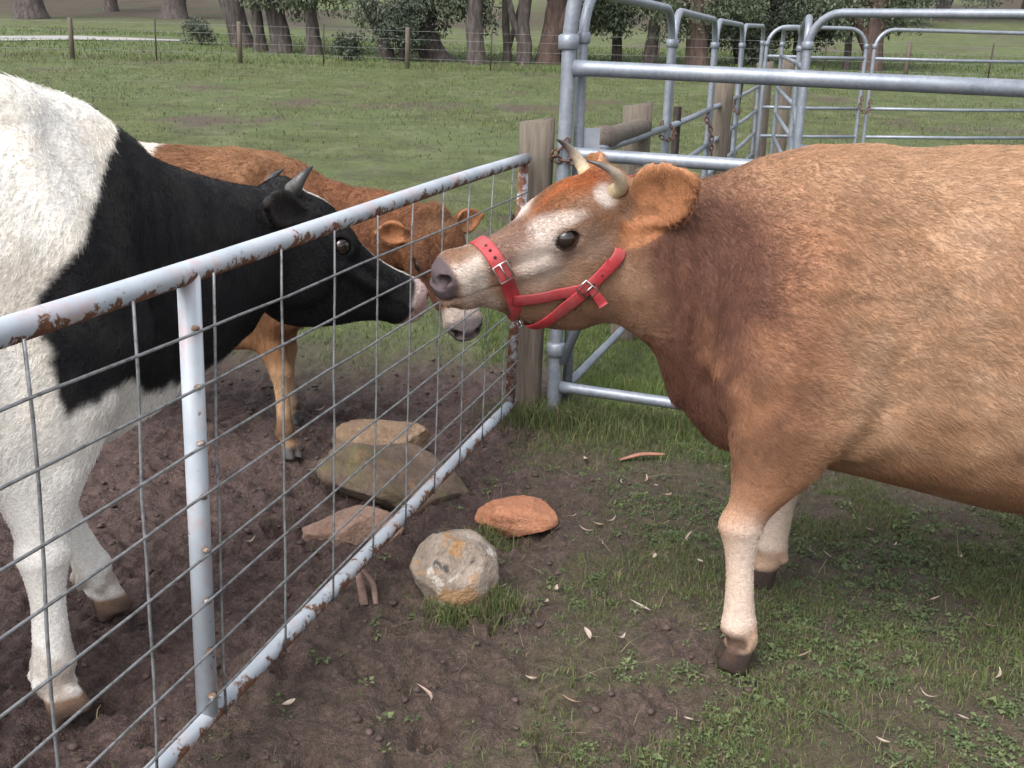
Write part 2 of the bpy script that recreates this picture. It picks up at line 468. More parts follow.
class Head:
    """frame at the poll: x towards the muzzle, z out of the forehead, y to the animal's left"""
    def __init__(s, poll, fwd, up, scale=1.0):
        s.o = np.asarray(poll, float); s.x = unit(fwd); up = np.asarray(up, float); s.z = unit(up - s.x * (up @ s.x)); s.y = np.cross(s.z, s.x); s.s = scale
    def w(s, p): p = np.asarray(p, float) * s.s; return s.o + p[..., :1] * s.x + p[..., 1:2] * s.y + p[..., 2:3] * s.z
    def d(s, v): v = np.asarray(v, float); return v[..., :1] * s.x + v[..., 1:2] * s.y + v[..., 2:3] * s.z
    def l(s, P): d = P - s.o; return np.stack([d @ s.x, d @ s.y, d @ s.z], -1) / s.s
    def axes(s): return np.stack([s.x, s.y, s.z])

EYE = np.array([.168, .093, -.030])
def head_prims(H, ears, poll_tuft=.0, deep=1.0, wide=1.0, eye=1.0):
    S = H.s; P = []
    xs = np.array([-.03, .03, .09, .15, .21, .28, .35, .41, .455, .485])
    top = np.array([.035, .060, .068, .054, .026, .006, .001, .004, .006, -.010])
    bot = np.array([-.13, -.195, -.230, -.236, -.220, -.188, -.154, -.134, -.126, -.108])
    hw = np.array([.080, .098, .104, .098, .082, .067, .060, .063, .067, .054])
    bot = bot * np.interp(xs, [0, .3, .42], [deep, deep, 1 + (deep - 1) * .3]); hw = hw * wide
    axz = -.052
    P.append(loft(H.w(np.stack([xs, xs * 0, xs * 0 + axz], -1)), hw * S, (top - axz) * S, (axz - bot) * S, H.z, n=2.35, k=.03, taper=.22, m=26, cap=.55))
    for sd in (1, -1):
        e = EYE * (1, sd * (1 + (wide - 1) * .9), 1)
        P.append(ell(H.w(e + (-.004, -.016 * sd, .012)), np.array((.052, .030, .040)) * S, H.axes(), .022))       # orbit and brow
        P.append(ell(H.w((.105, .066 * sd * wide, -.115 * deep)), np.array((.085, .036, .080 * deep)) * S, H.axes(), .035))             # cheek muscle
        P.append(loft(H.w(np.array([(.20, .078 * sd, -.075), (.27, .066 * sd, -.080), (.34, .056 * sd, -.076)])), .016 * S, .014 * S, up=H.z, k=.025, m=8))  # cheek bone
        P.append(ell(H.w((.447, .034 * sd, -.045)), np.array((.040, .036, .036)) * S, H.axes(), .022))              # nostril wing
    P.append(ell(H.w((.462, 0, -.052)), np.array((.030, .050, .040)) * S, H.axes(), .02))                           # muzzle pad
    P.append(ell(H.w((.432, 0, -.096)), np.array((.046, .044, .026)) * S, H.axes(), .02))                           # lower lip and chin
    P.append(ell(H.w((-.005, 0, .030)), np.array((.045, .062, .045 + poll_tuft)) * S, H.axes(), .03))               # poll
    for sd in (1, -1):
        e = EYE * (1, sd * (1 + (wide - 1) * .9), 1)
        P.append(ell(H.w(e + (0, .006 * sd, 0)), np.array((.026 * eye, .022, .019 * eye)) * S, H.axes(), .008, 'sub'))          # eye opening
        ax = np.stack([unit(H.d(np.array((.75, .55 * sd, -.2)))), unit(H.d(np.array((-.45, .6 * sd, .5)))), unit(H.d(np.array((.2, -.3 * sd, .8))))])
        P.append(ell(H.w((.502, .037 * sd, -.036)), np.array((.024, .015, .017)) * S, H.axes(), .008, 'sub'))       # nostril
        P.append(ell(H.w((.488, .050 * sd, -.031)), np.array((.024, .016, .010)) * S, H.axes(), .007, 'sub'))       # comma of the nostril
        P.append(loft(H.w(np.array([(.505, .032 * sd, -.090), (.45, .068 * sd, -.087), (.40, .068 * sd, -.090), (.355, .063 * sd, -.097)])), .010 * S, .0035 * S, up=H.z, k=.006, m=14, op='sub'))
    # ears: base, tip, facing direction of the cup, width
    for base, tip, face, wd in ears:
        b, tp = H.w(np.array(base)), H.w(np.array(tip)); fc = unit(H.d(np.array(face))); ax = tp - b; L = np.linalg.norm(ax); ax /= L
        fc = unit(fc - ax * (fc @ ax)); sg = np.array([-.12, .08, .25, .45, .66, .86, 1.0])
        pts = b + ax * (sg * L)[:, None] - fc * (np.sin(np.clip(sg, 0, 1) * math.pi) * .012)[:, None]
        wv = np.array([.50, .55, .82, 1.0, .92, .60, .22]) * wd
        th = np.array([.030, .028, .024, .019, .016, .013, .009])
        P.append(loft(pts, wv, th, up=fc, n=2.2, k=.016, m=14, cap=.8))
        P.append(loft(pts[1:-1] + fc * np.array([.026, .021, .017, .013, .010])[:, None], wv[1:-1] * .76, np.array([.018, .022, .021, .017, .011]), up=fc, n=2.0, k=.010, m=10, op='sub'))
    return P

def leg_front(P, sd, top, elbow, knee, fet, foot, toe, s=1.0):
    """top of shoulder to toe direction"""
    top, elbow, knee, fet, foot = map(np.asarray, (top, elbow, knee, fet, foot)); toe = unit(toe)
    fa = lambda t: elbow * (1 - t) + knee * t; ca = lambda t: knee * (1 - t) + fet * t
    P.append(loft([top, top * .5 + elbow * .5 + np.array([.03, 0, 0]), elbow], np.array([.05, .085, .075]) * s, np.array([.10, .135, .105]) * s, up=(1, 0, 0), k=.07, m=10))
    P.append(loft([elbow + (0, 0, .03), fa(.3), fa(.65), fa(.9), knee, ca(.12), ca(.35), ca(.7), ca(.92), fet],
                  np.array([.072, .064, .048, .041, .044, .036, .0265, .0265, .030, .032]) * s,
                  np.array([.125, .100, .062, .046, .050, .041, .032, .032, .036, .038]) * s, up=(1, 0, 0), k=.03, m=28))
    s = s * .86; cor = foot + np.array([0, 0, .072]) * s
    P.append(loft([fet, fet * .5 + cor * .5 - toe * .004, cor], np.array([.037, .036, .039]) * s, np.array([.043, .040, .040]) * s, up=toe, k=.014, m=8))
    hoof(P, foot, toe, s)
    back = -toe
    for q in (-1, 1):
        P.append(ell(fet + back * .040 * s + np.cross(toe, (0, 0, 1)) * .020 * q * s + np.array([0, 0, -.030]) * s, np.array([.011, .010, .018]) * s, k=.012))   # dew claws

def hoof(P, foot, toe, s):
    sd = np.cross((0, 0, 1.0), toe)
    for q in (-1, 1):
        c = foot + sd * (.024 * q * s)
        P.append(loft([c + np.array([0, 0, .066]) * s + toe * .002 * s, c + np.array([0, 0, .032]) * s + toe * .014 * s, c + np.array([0, 0, .006]) * s + toe * .022 * s],
                      np.array([.0195, .0225, .0235]) * s, np.array([.034, .042, .047]) * s, up=toe, n=2.5, k=.004, m=8, cap=.25))

def leg_hind(P, hip, stifle, hock, fet, foot, toe, s=1.0):
    hip, stifle, hock, fet, foot = map(np.asarray, (hip, stifle, hock, fet, foot)); toe = unit(toe)
    P.append(loft([hip, hip * .5 + stifle * .5 + np.array([-.06, 0, 0]), stifle], np.array([.11, .125, .09]) * s, np.array([.16, .22, .15]) * s, up=(1, 0, 0), k=.08, m=10))
    ta = lambda t: stifle * (1 - t) + hock * t; ca = lambda t: hock * (1 - t) + fet * t
    P.append(loft([stifle, ta(.35), ta(.7), ta(.92), hock, ca(.1), ca(.3), ca(.7), ca(.92), fet],
                  np.array([.085, .070, .048, .040, .042, .039, .030, .028, .036, .039]) * s,
                  np.array([.13, .105, .068, .055, .060, .052, .038, .035, .042, .045]) * s, up=(1, 0, 0), k=.035, m=28))
    s = s * .86; cor = foot + np.array([0, 0, .072]) * s
    P.append(loft([fet, fet * .5 + cor * .5 - toe * .004, cor], np.array([.037, .036, .039]) * s, np.array([.043, .040, .040]) * s, up=toe, k=.014, m=8))
    hoof(P, foot, toe, s)

def vert_normals(V, Q):
    a, b, c, d = V[Q[:, 0]], V[Q[:, 1]], V[Q[:, 2]], V[Q[:, 3]]
    n = np.cross(c - a, d - b); N = np.zeros_like(V)
    for i in range(4):
        for ax in range(3): N[:, ax] += np.bincount(Q[:, i], n[:, ax], len(V))
    return N / (np.linalg.norm(N, axis=1)[:, None] + 1e-12)

def build_surface(prims, H, lo, hi, res, hres, hlo, hhi):
    """coarse body grid plus a fine grid round the head, same field; joined into one mesh"""
    V1, Q1 = mesh_prims(prims, lo, hi, res)
    hl = H.w(np.array([[a, b, c] for a in (hlo[0], hhi[0]) for b in (hlo[1], hhi[1]) for c in (hlo[2], hhi[2])]))
    inside = lambda C, m: np.all((H.l(C) > np.array(hlo) + m) & (H.l(C) < np.array(hhi) - m), axis=1)
    V2, Q2 = mesh_prims(prims, hl.min(0) - .02, hl.max(0) + .02, hres)
    Q1 = Q1[~inside(V1[Q1].mean(1), .010)]; Q2 = Q2[inside(V2[Q2].mean(1), 0)]
    def compact(V, Q):
        u, inv = np.unique(Q, return_inverse=True); return V[u], inv.reshape(Q.shape)
    V1, Q1 = compact(V1, Q1); V2, Q2 = compact(V2, Q2)
    V = np.concatenate([V1, V2]); Q = np.concatenate([Q1, Q2 + len(V1)])
    # outward winding
    a, b, c = V[Q[:, 0]], V[Q[:, 1]], V[Q[:, 2]]
    if (np.einsum('ij,ij->i', np.cross(b - a, c - a), a - V.mean(0))).sum() < 0: Q = Q[:, ::-1]
    return V, Q

def coat_material(name, rough=.75):
    t = NT(name); c = t.attr(); v = t.coord()
    n = t.ramp(t.noise(t.mapping(v, (30, 60, 60)), 3, 5, .6), [(.3, .75), (.7, 1.15)])
    t.base(t.mix(1.0, c, n, 'MULTIPLY')); t.set(Roughness=rough); t.b.inputs['Specular IOR Level'].default_value = .25
    t.bump(t.noise(t.mapping(v, (40, 110, 110)), 2.0, 4, .6), .35, .004)
    return t.m
def hair_material(name, rough=.55, sheen=.25):
    t = NT(name); t.base(t.attr('hair_colour')); t.set(Roughness=rough); t.b.inputs['Specular IOR Level'].default_value = sheen
    return t.m

def grow_coat(name, V, Q, C, dens, length, comb, count, mat, parent, lift=.35, seed=1, jitter=.3, radius=.00045, npt=4, clump=.35):
    """short hair standing on the body: one curves object"""
    rng = np.random.default_rng(seed)
    N = vert_normals(V, Q)
    A = np.linalg.norm(np.cross(V[Q[:, 2]] - V[Q[:, 0]], V[Q[:, 3]] - V[Q[:, 1]]), axis=1) * .5 * dens[Q].mean(1)
    f = np.searchsorted(np.cumsum(A) / A.sum(), rng.random(count)); f = np.minimum(f, len(Q) - 1)
    u, v = rng.random(count), rng.random(count)
    wt = np.stack([(1 - u) * (1 - v), u * (1 - v), u * v, (1 - u) * v], 1); q = Q[f]
    ip = lambda a: (a[q] * (wt[:, :, None] if a.ndim > 1 else wt)).sum(1)
    P = ip(V); n = ip(N); n /= np.linalg.norm(n, axis=1)[:, None] + 1e-9
    col = ip(C); L = ip(length); d = comb(P, n)
    wob = np.stack([fbm(P, 22, 2, 70 + i) - .5 for i in range(3)], 1) * 2 + np.stack([fbm(P, 7, 2, 80 + i) - .5 for i in range(3)], 1) * 2
    d = d + wob * clump + rng.normal(0, jitter, (count, 3))
    d = d - n * (d * n).sum(1)[:, None]; d /= np.linalg.norm(d, axis=1)[:, None] + 1e-9
    L = L * rng.uniform(.6, 1.15, count); lf = lift * rng.uniform(.6, 1.5, count)
    pts = np.zeros((count, npt, 3)); pts[:, 0] = P - n * .002; cur = P.copy()
    for i in range(1, npt):
        b = lf * (1.25 - .9 * i / (npt - 1)); st = d * np.sqrt(np.clip(1 - b * b, .05, 1))[:, None] + n * b[:, None]
        st[:, 2] -= .12 * i / npt; cur = cur + st * (L / (npt - 1))[:, None]; pts[:, i] = cur
    cv = bpy.data.hair_curves.new(name); cv.add_curves([npt] * count)
    cv.attributes['position'].data.foreach_set('vector', pts.astype(np.float32).ravel())
    r = cv.attributes.new('radius', 'FLOAT', 'POINT')
    r.data.foreach_set('value', (radius * np.tile(np.linspace(1, .25, npt), count)).astype(np.float32))
    col = np.clip(col * rng.uniform(.72, 1.28, (count, 1)) * (1 + (fbm(P, 30, 2, 91)[:, None] - .5) * .5), 0, 1)
    ca = cv.attributes.new('hair_colour', 'FLOAT_COLOR', 'CURVE')
    ca.data.foreach_set('color', np.concatenate([col, np.ones((count, 1))], 1).astype(np.float32).ravel())
    cv.materials.append(mat)
    o = bpy.data.objects.new(name, cv); COL.objects.link(o); o.parent = parent
    return o

def uv_ball(r, squash=(1, 1, 1), nu=20, nv=14):
    th = np.linspace(0, math.pi, nv); ph = np.linspace(0, 2 * math.pi, nu, endpoint=False)
    V = np.stack([np.outer(np.sin(th), np.cos(ph)), np.outer(np.sin(th), np.sin(ph)), np.outer(np.cos(th), np.ones(nu))], -1).reshape(-1, 3) * r * np.array(squash)
    k = np.arange(nu); k2 = (k + 1) % nu
    return V, np.concatenate([np.stack([i * nu + k, (i + 1) * nu + k, (i + 1) * nu + k2, i * nu + k2], 1) for i in range(nv - 1)])

t = NT('eye_dark'); t.base(t.ramp(t.noise(t.coord(), 60, 3, .5), [(.3, (.006, .004, .003)), (.7, (.022, .012, .008))])); t.set(Roughness=.06)
t.b.inputs['Coat Weight'].default_value = .6
M_EYE = t.m
def add_eyes(H, parent, k=1.0, wide=1.0):
    for sd in (1, -1):
        c = H.w(EYE * (1, sd * (1 + (wide - 1) * .9), 1) + np.array((0, -.0075 * sd * k, 0)))
        V, F = uv_ball(.0235 * H.s * k)
        put_mesh('eye', V + c, F, M_EYE, parent)

def horn_material(name, root, mid, tip):
    t = NT(name); c = t.attr(); n = t.ramp(t.noise(t.mapping(t.coord(), (20, 20, 20)), 3, 5, .6), [(.3, .7), (.7, 1.2)])
    t.base(t.mix(1.0, c, n, 'MULTIPLY')); t.set(Roughness=.42); t.bump(t.noise(t.coord(), 120, 4, .6), .3, .002)
    return t.m
M_HORN = horn_material('horn_keratin', 0, 0, 0)
def add_horn(H, pts, r0, cols, parent, label=None):
    P = resample(H.w(np.array(pts)), 18); s = np.linspace(0, 1, 18)
    rr = r0 * H.s * (1 - s ** 1.35 * .90) * (1 + .05 * np.sin(s * 40) * (1 - s))
    V, F = tube(P, rr, 14)
    cc = hermite(np.linspace(0, 1, len(cols)), np.array(cols, float), s)
    C = np.concatenate([np.repeat(cc, 14, 0), cc[:1], cc[-1:]])
    o = put_mesh('horn', V, F, M_HORN, parent, colors=np.clip(C, 0, 1))
    if label: o['label'] = label
    return o

def mixc(a, b, w): return a * (1 - w[:, None]) + np.asarray(b, float) * w[:, None]
def blob(p, c, r, soft=.35):
    """1 inside an ellipsoid, soft edge"""
    d = np.linalg.norm((p - np.asarray(c)) / np.asarray(r), axis=1); return sstep(1 + soft, 1 - soft, d)
def torso_curves(wh, belly, fat, L=1.0):
    xs = np.array([-1.46, -1.40, -1.26, -1.05, -.80, -.50, -.22, -.02, .12, .24, .33]) * L
    zt = np.array([.86, .955, 1.0, 1.015, 1.012, 1.008, 1.0, .992, .97, .93, .85]) * wh
    zb = belly + np.array([.30, .20, .12, .03, -.03, -.03, .02, .05, .06, .09, .18])
    hw = np.array([.09, .17, .235, .275, .33, .35, .315, .255, .215, .175, .10]) * fat
    zw = zb * .52 + zt * .48 + np.array([.02, .02, 0, -.03, -.06, -.06, -.04, -.02, .0, 0, 0])
    return xs, zt, zb, hw, zw

def head_mask(L, a0=-.05, a1=.04):
    return sstep(a0, a1, L[:, 0]) * (np.abs(L[:, 1]) < .36) * (L[:, 2] > -.36) * (L[:, 2] < .26) * (L[:, 0] < .62)

def cow(name, label, loc, rz, spec):
    root = thing(name, label, 'cow', (loc[0], loc[1], 0), rz)
    H = Head(*spec['head']); P = []
    xs, zt, zb, hw, zw = torso_curves(spec['wh'], spec['belly'], spec['fat'], spec['L']); P.append(torso(xs, zt, zb, hw, zw))
    s = spec['s']
    # neck and throat
    npts = [np.array(p) for p in spec['neck']] + [H.w(np.array((.035, 0, -.062)))[...]]
    P.append(loft([p.reshape(3) for p in npts], spec['nw'], spec['nu'], spec['nd'], up=spec.get('nup', (0, 0, 1)), n=2.15, k=.075, m=22, taper=spec.get('ntap', -.12), cap=.8))
    if 'dewlap' in spec:
        d = spec['dewlap']; P.append(loft(d[0], d[1], d[2], up=(0, 0, 1), k=.05, m=14))
    for p in spec['front']: leg_front(P, 0, *p, s=s)
    for p in spec['hind']: leg_hind(P, *p, s=s)
    for sd in (1, -1):                                                          # hooks, shoulder blade
        P.append(ell((xs[2] + .16, .20 * sd * spec['fat'], zt[3] - .07), (.10, .07, .07), k=.09))
        P.append(loft([(-.02, .12 * sd, zt[7] - .07), (.07, .205 * sd * spec['fat'] ** .5, zt[7] - .32), (.19, .205 * sd, zt[7] - .56)], [.05, .07, .065], [.10, .13, .10], up=(1, 0, 0), k=.045, m=10))
        P.append(ell((-.05, .235 * sd * spec['fat'], zt[7] - .60), (.12, .055, .12), k=.05))
    P.append(loft([(xs[1], 0, zt[1] - .02), (xs[0] - .05, 0, zt[0] - .05), (xs[0] - .07, .02, zt[0] - .4), (xs[0] - .04, .03, zt[0] - .75)], [.045, .035, .02, .03], [.045, .035, .02, .03], up=(1, 0, 0), k=.04, m=16))
    if spec.get('udder'): P.append(ell((-1.02 * spec['L'], 0, spec['belly'] + .02), (.17, .14, .14), k=.07))
    P += head_prims(H, spec['ears'], spec.get('tuft', 0), spec.get('deep', 1), spec.get('wide', 1), spec.get('eye', 1))
    lo = (xs[0] - .16, -.52, -.02); hi = (H.w(np.array((.5, 0, 0)))[0] + .25, .52, zt.max() + .25)
    V, Q = build_surface(P, H, lo, hi, .0096, .0045, spec.get('hlo', (-.06, -.34, -.30)), (.60, .34, .20))
    Hl = H.l(V); N0 = vert_normals(V, Q)
    lump = (fbm(V, 5.5, 3, 131) - .5) * .018 + (fbm(V * np.array([1.0, 1, .35]), 11.0, 2, 137) - .5) * .006
    V = V + N0 * (lump * (1 - head_mask(Hl)) * sstep(.55, .75, V[:, 2]))[:, None]
    kz, kx = spec['wh'] / 1.33, spec['L']; side = sstep(.05, .14, np.abs(V[:, 1])) * (1 - head_mask(Hl)); dv = np.zeros(len(V))
    def crease(pts, depth, wd):
        d_ = np.full(len(V), 9.0); pp = np.array(pts) * (kx, kz)
        for a_, b_ in zip(pp[:-1], pp[1:]):
            ab_ = b_ - a_; u_ = np.clip(((V[:, [0, 2]] - a_) @ ab_) / (ab_ @ ab_), 0, 1); d_ = np.minimum(d_, np.linalg.norm(V[:, [0, 2]] - a_ - u_[:, None] * ab_, axis=1))
        return depth * np.exp(-(d_ / wd) ** 2)
    dv -= crease([(-.12, 1.12), (-.16, .92), (-.11, .70), (-.04, .59)], .015, .038)          # behind the shoulder
    dv -= crease([(.08, 1.22), (.15, 1.06), (.24, .88), (.28, .74)], .015, .030)             # neck into shoulder
    dv += crease([(.0, 1.20), (.05, 1.02), (.12, .82)], .011, .040)                          # blade
    dv += crease([(.16, .80), (.10, .70)], .012, .05)                                        # point of shoulder
    dv -= crease([(-.92, 1.12), (-.86, 1.02)], .028, .09)                                    # hollow of the flank
    for i_ in range(6): dv += crease([(-.30 - .085 * i_, 1.06), (-.36 - .085 * i_, .80), (-.33 - .085 * i_, .62)], .0035, .022)
    for i_ in range(4): dv -= crease([(.30 + .045 * i_, 1.12 - .02 * i_), (.27 + .05 * i_, .96), (.29 + .045 * i_, .84)], .0045, .011)
    V = V + N0 * (dv * side)[:, None]
    inner = np.zeros(len(V))
    for base, tip, face, wd in spec['ears']:
        fc = unit(H.d(np.array(face))); sgn = np.sign(base[1]); b_, t_ = np.array(base), np.array(tip); u_ = np.clip(((Hl - b_) @ (t_ - b_)) / ((t_ - b_) @ (t_ - b_)), 0, 1)
        near = np.linalg.norm(Hl - b_ - u_[:, None] * (t_ - b_), axis=1) < wd * 1.05 / H.s
        inner = np.maximum(inner, sstep(.15, .6, N0 @ fc) * sstep(.108, .13, Hl[:, 1] * sgn) * near)
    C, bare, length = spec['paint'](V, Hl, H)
    C = mixc(C, spec.get('inner', (.38, .165, .075)), inner * .85); C = mixc(C, np.array(spec.get('inner', (.38, .165, .075))) * .42, inner * sstep(.55, .7, fbm(V, 30, 2, 139)) * .6); bare = np.maximum(bare, inner * .55); length = length * (1 - .35 * inner)
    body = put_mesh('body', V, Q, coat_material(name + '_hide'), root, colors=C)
    wet = None
    hw_ = head_mask(Hl)
    def comb(p, n):
        hl = H.l(p); wh_ = head_mask(hl, -.06, .03)[:, None]
        leg = sstep(.62, .48, p[:, 2])[:, None]; neck = sstep(.05, .35, p[:, 0])[:, None]
        d = np.array([-.9, 0, -.38]) * (1 - neck) + np.array([-.55, 0, -.75]) * neck
        d = d * (1 - leg) + np.array([-.15, 0, -1.0]) * leg
        hd = -H.x * .8 + np.outer(np.sign(hl[:, 1]) * sstep(.02, .12, np.abs(hl[:, 1])), H.y) * .6 - H.z * .35
        ear = sstep(.10, .125, np.abs(hl[:, 1]))[:, None] * (hl[:, 0] < .1)[:, None]
        hd = hd * (1 - ear) + (np.outer(np.sign(hl[:, 1]), H.y) * .8 - H.x * .3 - np.array([0, 0, .5])) * ear
        return d * (1 - wh_) + hd * wh_
    dens = np.clip(1 - bare, 0, 1) * (1 + 2.2 * hw_)
    dens = dens * spec['seen'](V)
    hm = hair_material(name + '_hair', spec.get('hrough', .55), spec.get('sheen', .25))
    grow_coat('coat', V, Q, C, dens, length, comb, spec['hairs'], hm, root, spec.get('lift', .35), radius=spec.get('hrad', .00045), seed=spec['seed'], jitter=spec.get('jit', .3), clump=spec.get('clump', .35))
    add_eyes(H, root, spec.get('eye', 1), spec.get('wide', 1))
    return root, H, V, Q

# ---- fawn cow with the red halter
def paint_fawn(V, L, H):
    n1 = fbm(V, 3.0, 4, 101); n2 = fbm(V, 11, 3, 102)
    C = mixc(np.tile((.325, .192, .114), (len(V), 1)), (.250, .135, .074), sstep(.42, .64, n1))
    C = mixc(C, (.39, .252, .165), sstep(.46, .70, n2) * .55)
    x, y, z = V.T
    C = mixc(C, (.270, .126, .068), sstep(-.14, .10, x + (n1 - .5) * .25) * .85)
    st = fbm(V * np.array([.45, 1, 1.3]), 26, 3, 105); C = C * (1 + (st[:, None] - .5) * .7)
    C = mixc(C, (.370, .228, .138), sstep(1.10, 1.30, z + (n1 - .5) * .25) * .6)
    dk = np.clip(blob(V, (.27, 0, .88), (.17, .6, .34), .5) * 1.0 + blob(V, (.16, 0, .68), (.16, .6, .17), .5) * .55 + blob(V, (.40, 0, 1.08), (.14, .6, .14), .6) * .5, 0, 1)
    C = mixc(C, (.100, .043, .029), np.clip(dk * 1.25, 0, 1) * sstep(.18, .46, n1 + (n2 - .5) * .5) * .95)
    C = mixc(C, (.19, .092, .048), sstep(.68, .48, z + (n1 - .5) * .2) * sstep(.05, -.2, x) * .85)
    C = mixc(C, (.30, .155, .085), blob(V, (.13, .22, .58), (.13, .2, .16), .5) * .4)
    C = mixc(C, (.60, .48, .40), sstep(.50, .36, z + (n2 - .5) * .12) * sstep(-.6, -.3, x))          # pale lower legs
    C = mixc(C, (.50, .30, .19), sstep(-.02, .05, (x - .19) + (n2 - .5) * .05) * sstep(.56, .46, z) * sstep(.1, .3, z) * .6)
    C = mixc(C, (.36, .22, .14), sstep(.15, .11, z + (n2 - .5) * .06) * .75)
    hoof_ = sstep(.078, .062, z); C = mixc(C, (.040, .027, .022), hoof_)
    C = mixc(C, (.06, .035, .025), sstep(.13, .10, z) * sstep(.5, .62, n2) * .9)
    # head
    hd = head_mask(L); a, b, c = L.T; ab = np.abs(b)
    face = mixc(np.tile((.300, .180, .115), (len(V), 1)), (.22, .118, .072), sstep(.4, .65, n2))
    face = mixc(face, (.32, .100, .034), blob(np.stack([a, ab, c], 1), (.07, .0, .075), (.17, .072, .07), .4))        # rusty forehead
    face = mixc(face, (.17, .075, .035), blob(np.stack([a, ab, c], 1), (.18, .045, .050), (.10, .035, .035), .4) * .7)
    q = np.stack([a, ab, c], 1)
    face = mixc(face, (.20, .125, .098), blob(q, (.30, .06, -.01), (.10, .06, .05), .5) * .8)                         # grey brown bridge
    face = mixc(face, (.56, .475, .42), blob(q, (.215, .08, -.022), (.034, .07, .056), .5) * .95)                       # pale ring about the eye
    face = mixc(face, (.54, .45, .39), blob(q, (.165, .09, .020), (.060, .06, .016), .5) * .85)
    face = mixc(face, (.54, .455, .40), blob(q, (.255, .07, -.085), (.055, .07, .062), .55) * .95)
    face = mixc(face, (.36, .25, .19), blob(q, (.10, .09, -.06), (.07, .06, .05), .5) * .6)
    face = mixc(face, (.15, .095, .075), blob(q, (.178, .09, -.062), (.04, .06, .022), .5) * .8)                      # dark under eye
    face = mixc(face, (.62, .55, .50), blob(q, (.035, .09, .040), (.028, .05, .030), .4) * .85)                       # pale patch by the near horn
    face = mixc(face, (.30, .170, .100), blob(q, (.12, .06, -.22), (.16, .08, .08), .5) * .7)
    face = mixc(face, (.44, .275, .18), blob(q, (.30, .06, -.13), (.09, .07, .035), .5) * .6)
    face = mixc(face, (.62, .53, .46), sstep(.365, .40, a + (n2 - .5) * .03) * sstep(.472, .456, a) * sstep(.006, -.01, c) * .95)
    face = mixc(face, (.36, .24, .18), sstep(.36, .40, a) * sstep(-.082, -.092, c) * .7)
    pad = sstep(.458, .472, a - np.clip(-.05 - c, 0, .05) * .35) * sstep(-.092, -.082, c)
    nost = blob(q, (.490, .046, -.035), (.032, .024, .024), .3)
    face = mixc(face, (.090, .066, .070), np.maximum(pad, nost)); face = mixc(face, (.02, .012, .012), blob(q, (.494, .043, -.035), (.021, .017, .016), .35))
    face = mixc(face, (.035, .022, .018), blob(q, EYE, (.034, .03, .024), .15))
    ear = (ab > .116) & (a < .03) & (c > -.075)
    face = mixc(face, (.31, .125, .050), ear * sstep(.10, .12, ab)); inner = blob(q, (-.035, .19, .0), (.06, .09, .05), .5)
    C = mixc(C, (0, 0, 0), hd * 0) * (1 - hd[:, None]) + face * hd[:, None]
    bare = np.clip(hoof_ + hd * (np.maximum(pad, nost) + blob(q, EYE, (.036, .03, .026), .15)), 0, 1)
    ln = .021 * (1 - hd) + .0095 * hd; ln = np.where(z < .55, np.minimum(ln, .007), ln)
    ln = ln + .012 * blob(q, (.02, 0, .07), (.07, .08, .05), .4) + .010 * hd * (ear & (ab > .13))
    return C, bare, ln

FAWN_ORIGIN, FAWN_RZ = (.784, 2.641), math.radians(180 - 5)
fawn_spec = dict(
    deep=1.42, wide=1.10, eye=1.38, hlo=(-.08, -.36, -.36), head=((.566, .035, 1.188), (.85, .41, -.335), (.25, .25, .935), .95),
    wh=1.33, belly=.455, fat=.98, L=1.0, s=1.12,
    neck=[(-.12, 0, 1.0), (.12, 0, .98), (.28, .01, 1.0), (.40, .025, 1.05)],
    nw=[.20, .165, .130, .108, .088], nu=[.26, .265, .235, .185, .12], nd=[.28, .27, .235, .195, .17],
    front=[((.02, .19, 1.02), (.085, .225, .66), (.180, .243, .41), (.160, .238, .128), (.15, .235, .004), (1, .05, 0)),
           ((.02, -.19, 1.02), (.015, -.215, .66), (-.025, -.235, .40), (.008, -.245, .13), (.020, -.247, .004), (1, -.05, 0))],
    hind=[((-1.18, .17, .98), (-.98, .22, .68), (-1.27, .19, .46), (-1.20, .19, .13), (-1.18, .19, .004), (1, .1, 0)),
          ((-1.18, -.17, .98), (-1.02, -.22, .68), (-1.38, -.19, .47), (-1.36, -.19, .13), (-1.33, -.19, .004), (1, -.1, 0))],
    dewlap=([(.50, .03, .94), (.36, .01, .87), (.22, 0, .755), (.06, 0, .66)], [.03, .045, .075, .09], [.06, .07, .08, .09]),
    ears=[((-.010, .100, -.030), (-.135, .258, .060), (.55, .72, .15), .080), ((.0, -.098, -.020), (-.09, -.262, .02), (.6, -.2, .35), .070)],
    udder=True, paint=paint_fawn, hairs=250000, hrad=.0005, clump=.42, seed=5, seen=lambda V: 1.0 - .75 * sstep(-.75, -.95, V[:, 0]), lift=.32)
fawn, FH, FV, FQ = cow('fawn_cow', 'fawn brown cow wearing a red halter in front of the galvanised yard panels', FAWN_ORIGIN, FAWN_RZ, fawn_spec)
HC = [(.40, .30, .18), (.44, .35, .22), (.33, .27, .20), (.12, .10, .09), (.035, .03, .028)]
add_horn(FH, [(.005, .075, .030), (-.004, .110, .052), (.008, .124, .092), (.036, .116, .124), (.066, .096, .144)], .0215, HC, fawn)
add_horn(FH, [(.005, -.075, .030), (-.004, -.110, .050), (.006, -.126, .092), (.028, -.122, .128), (.052, -.108, .154)], .0215, HC, fawn)

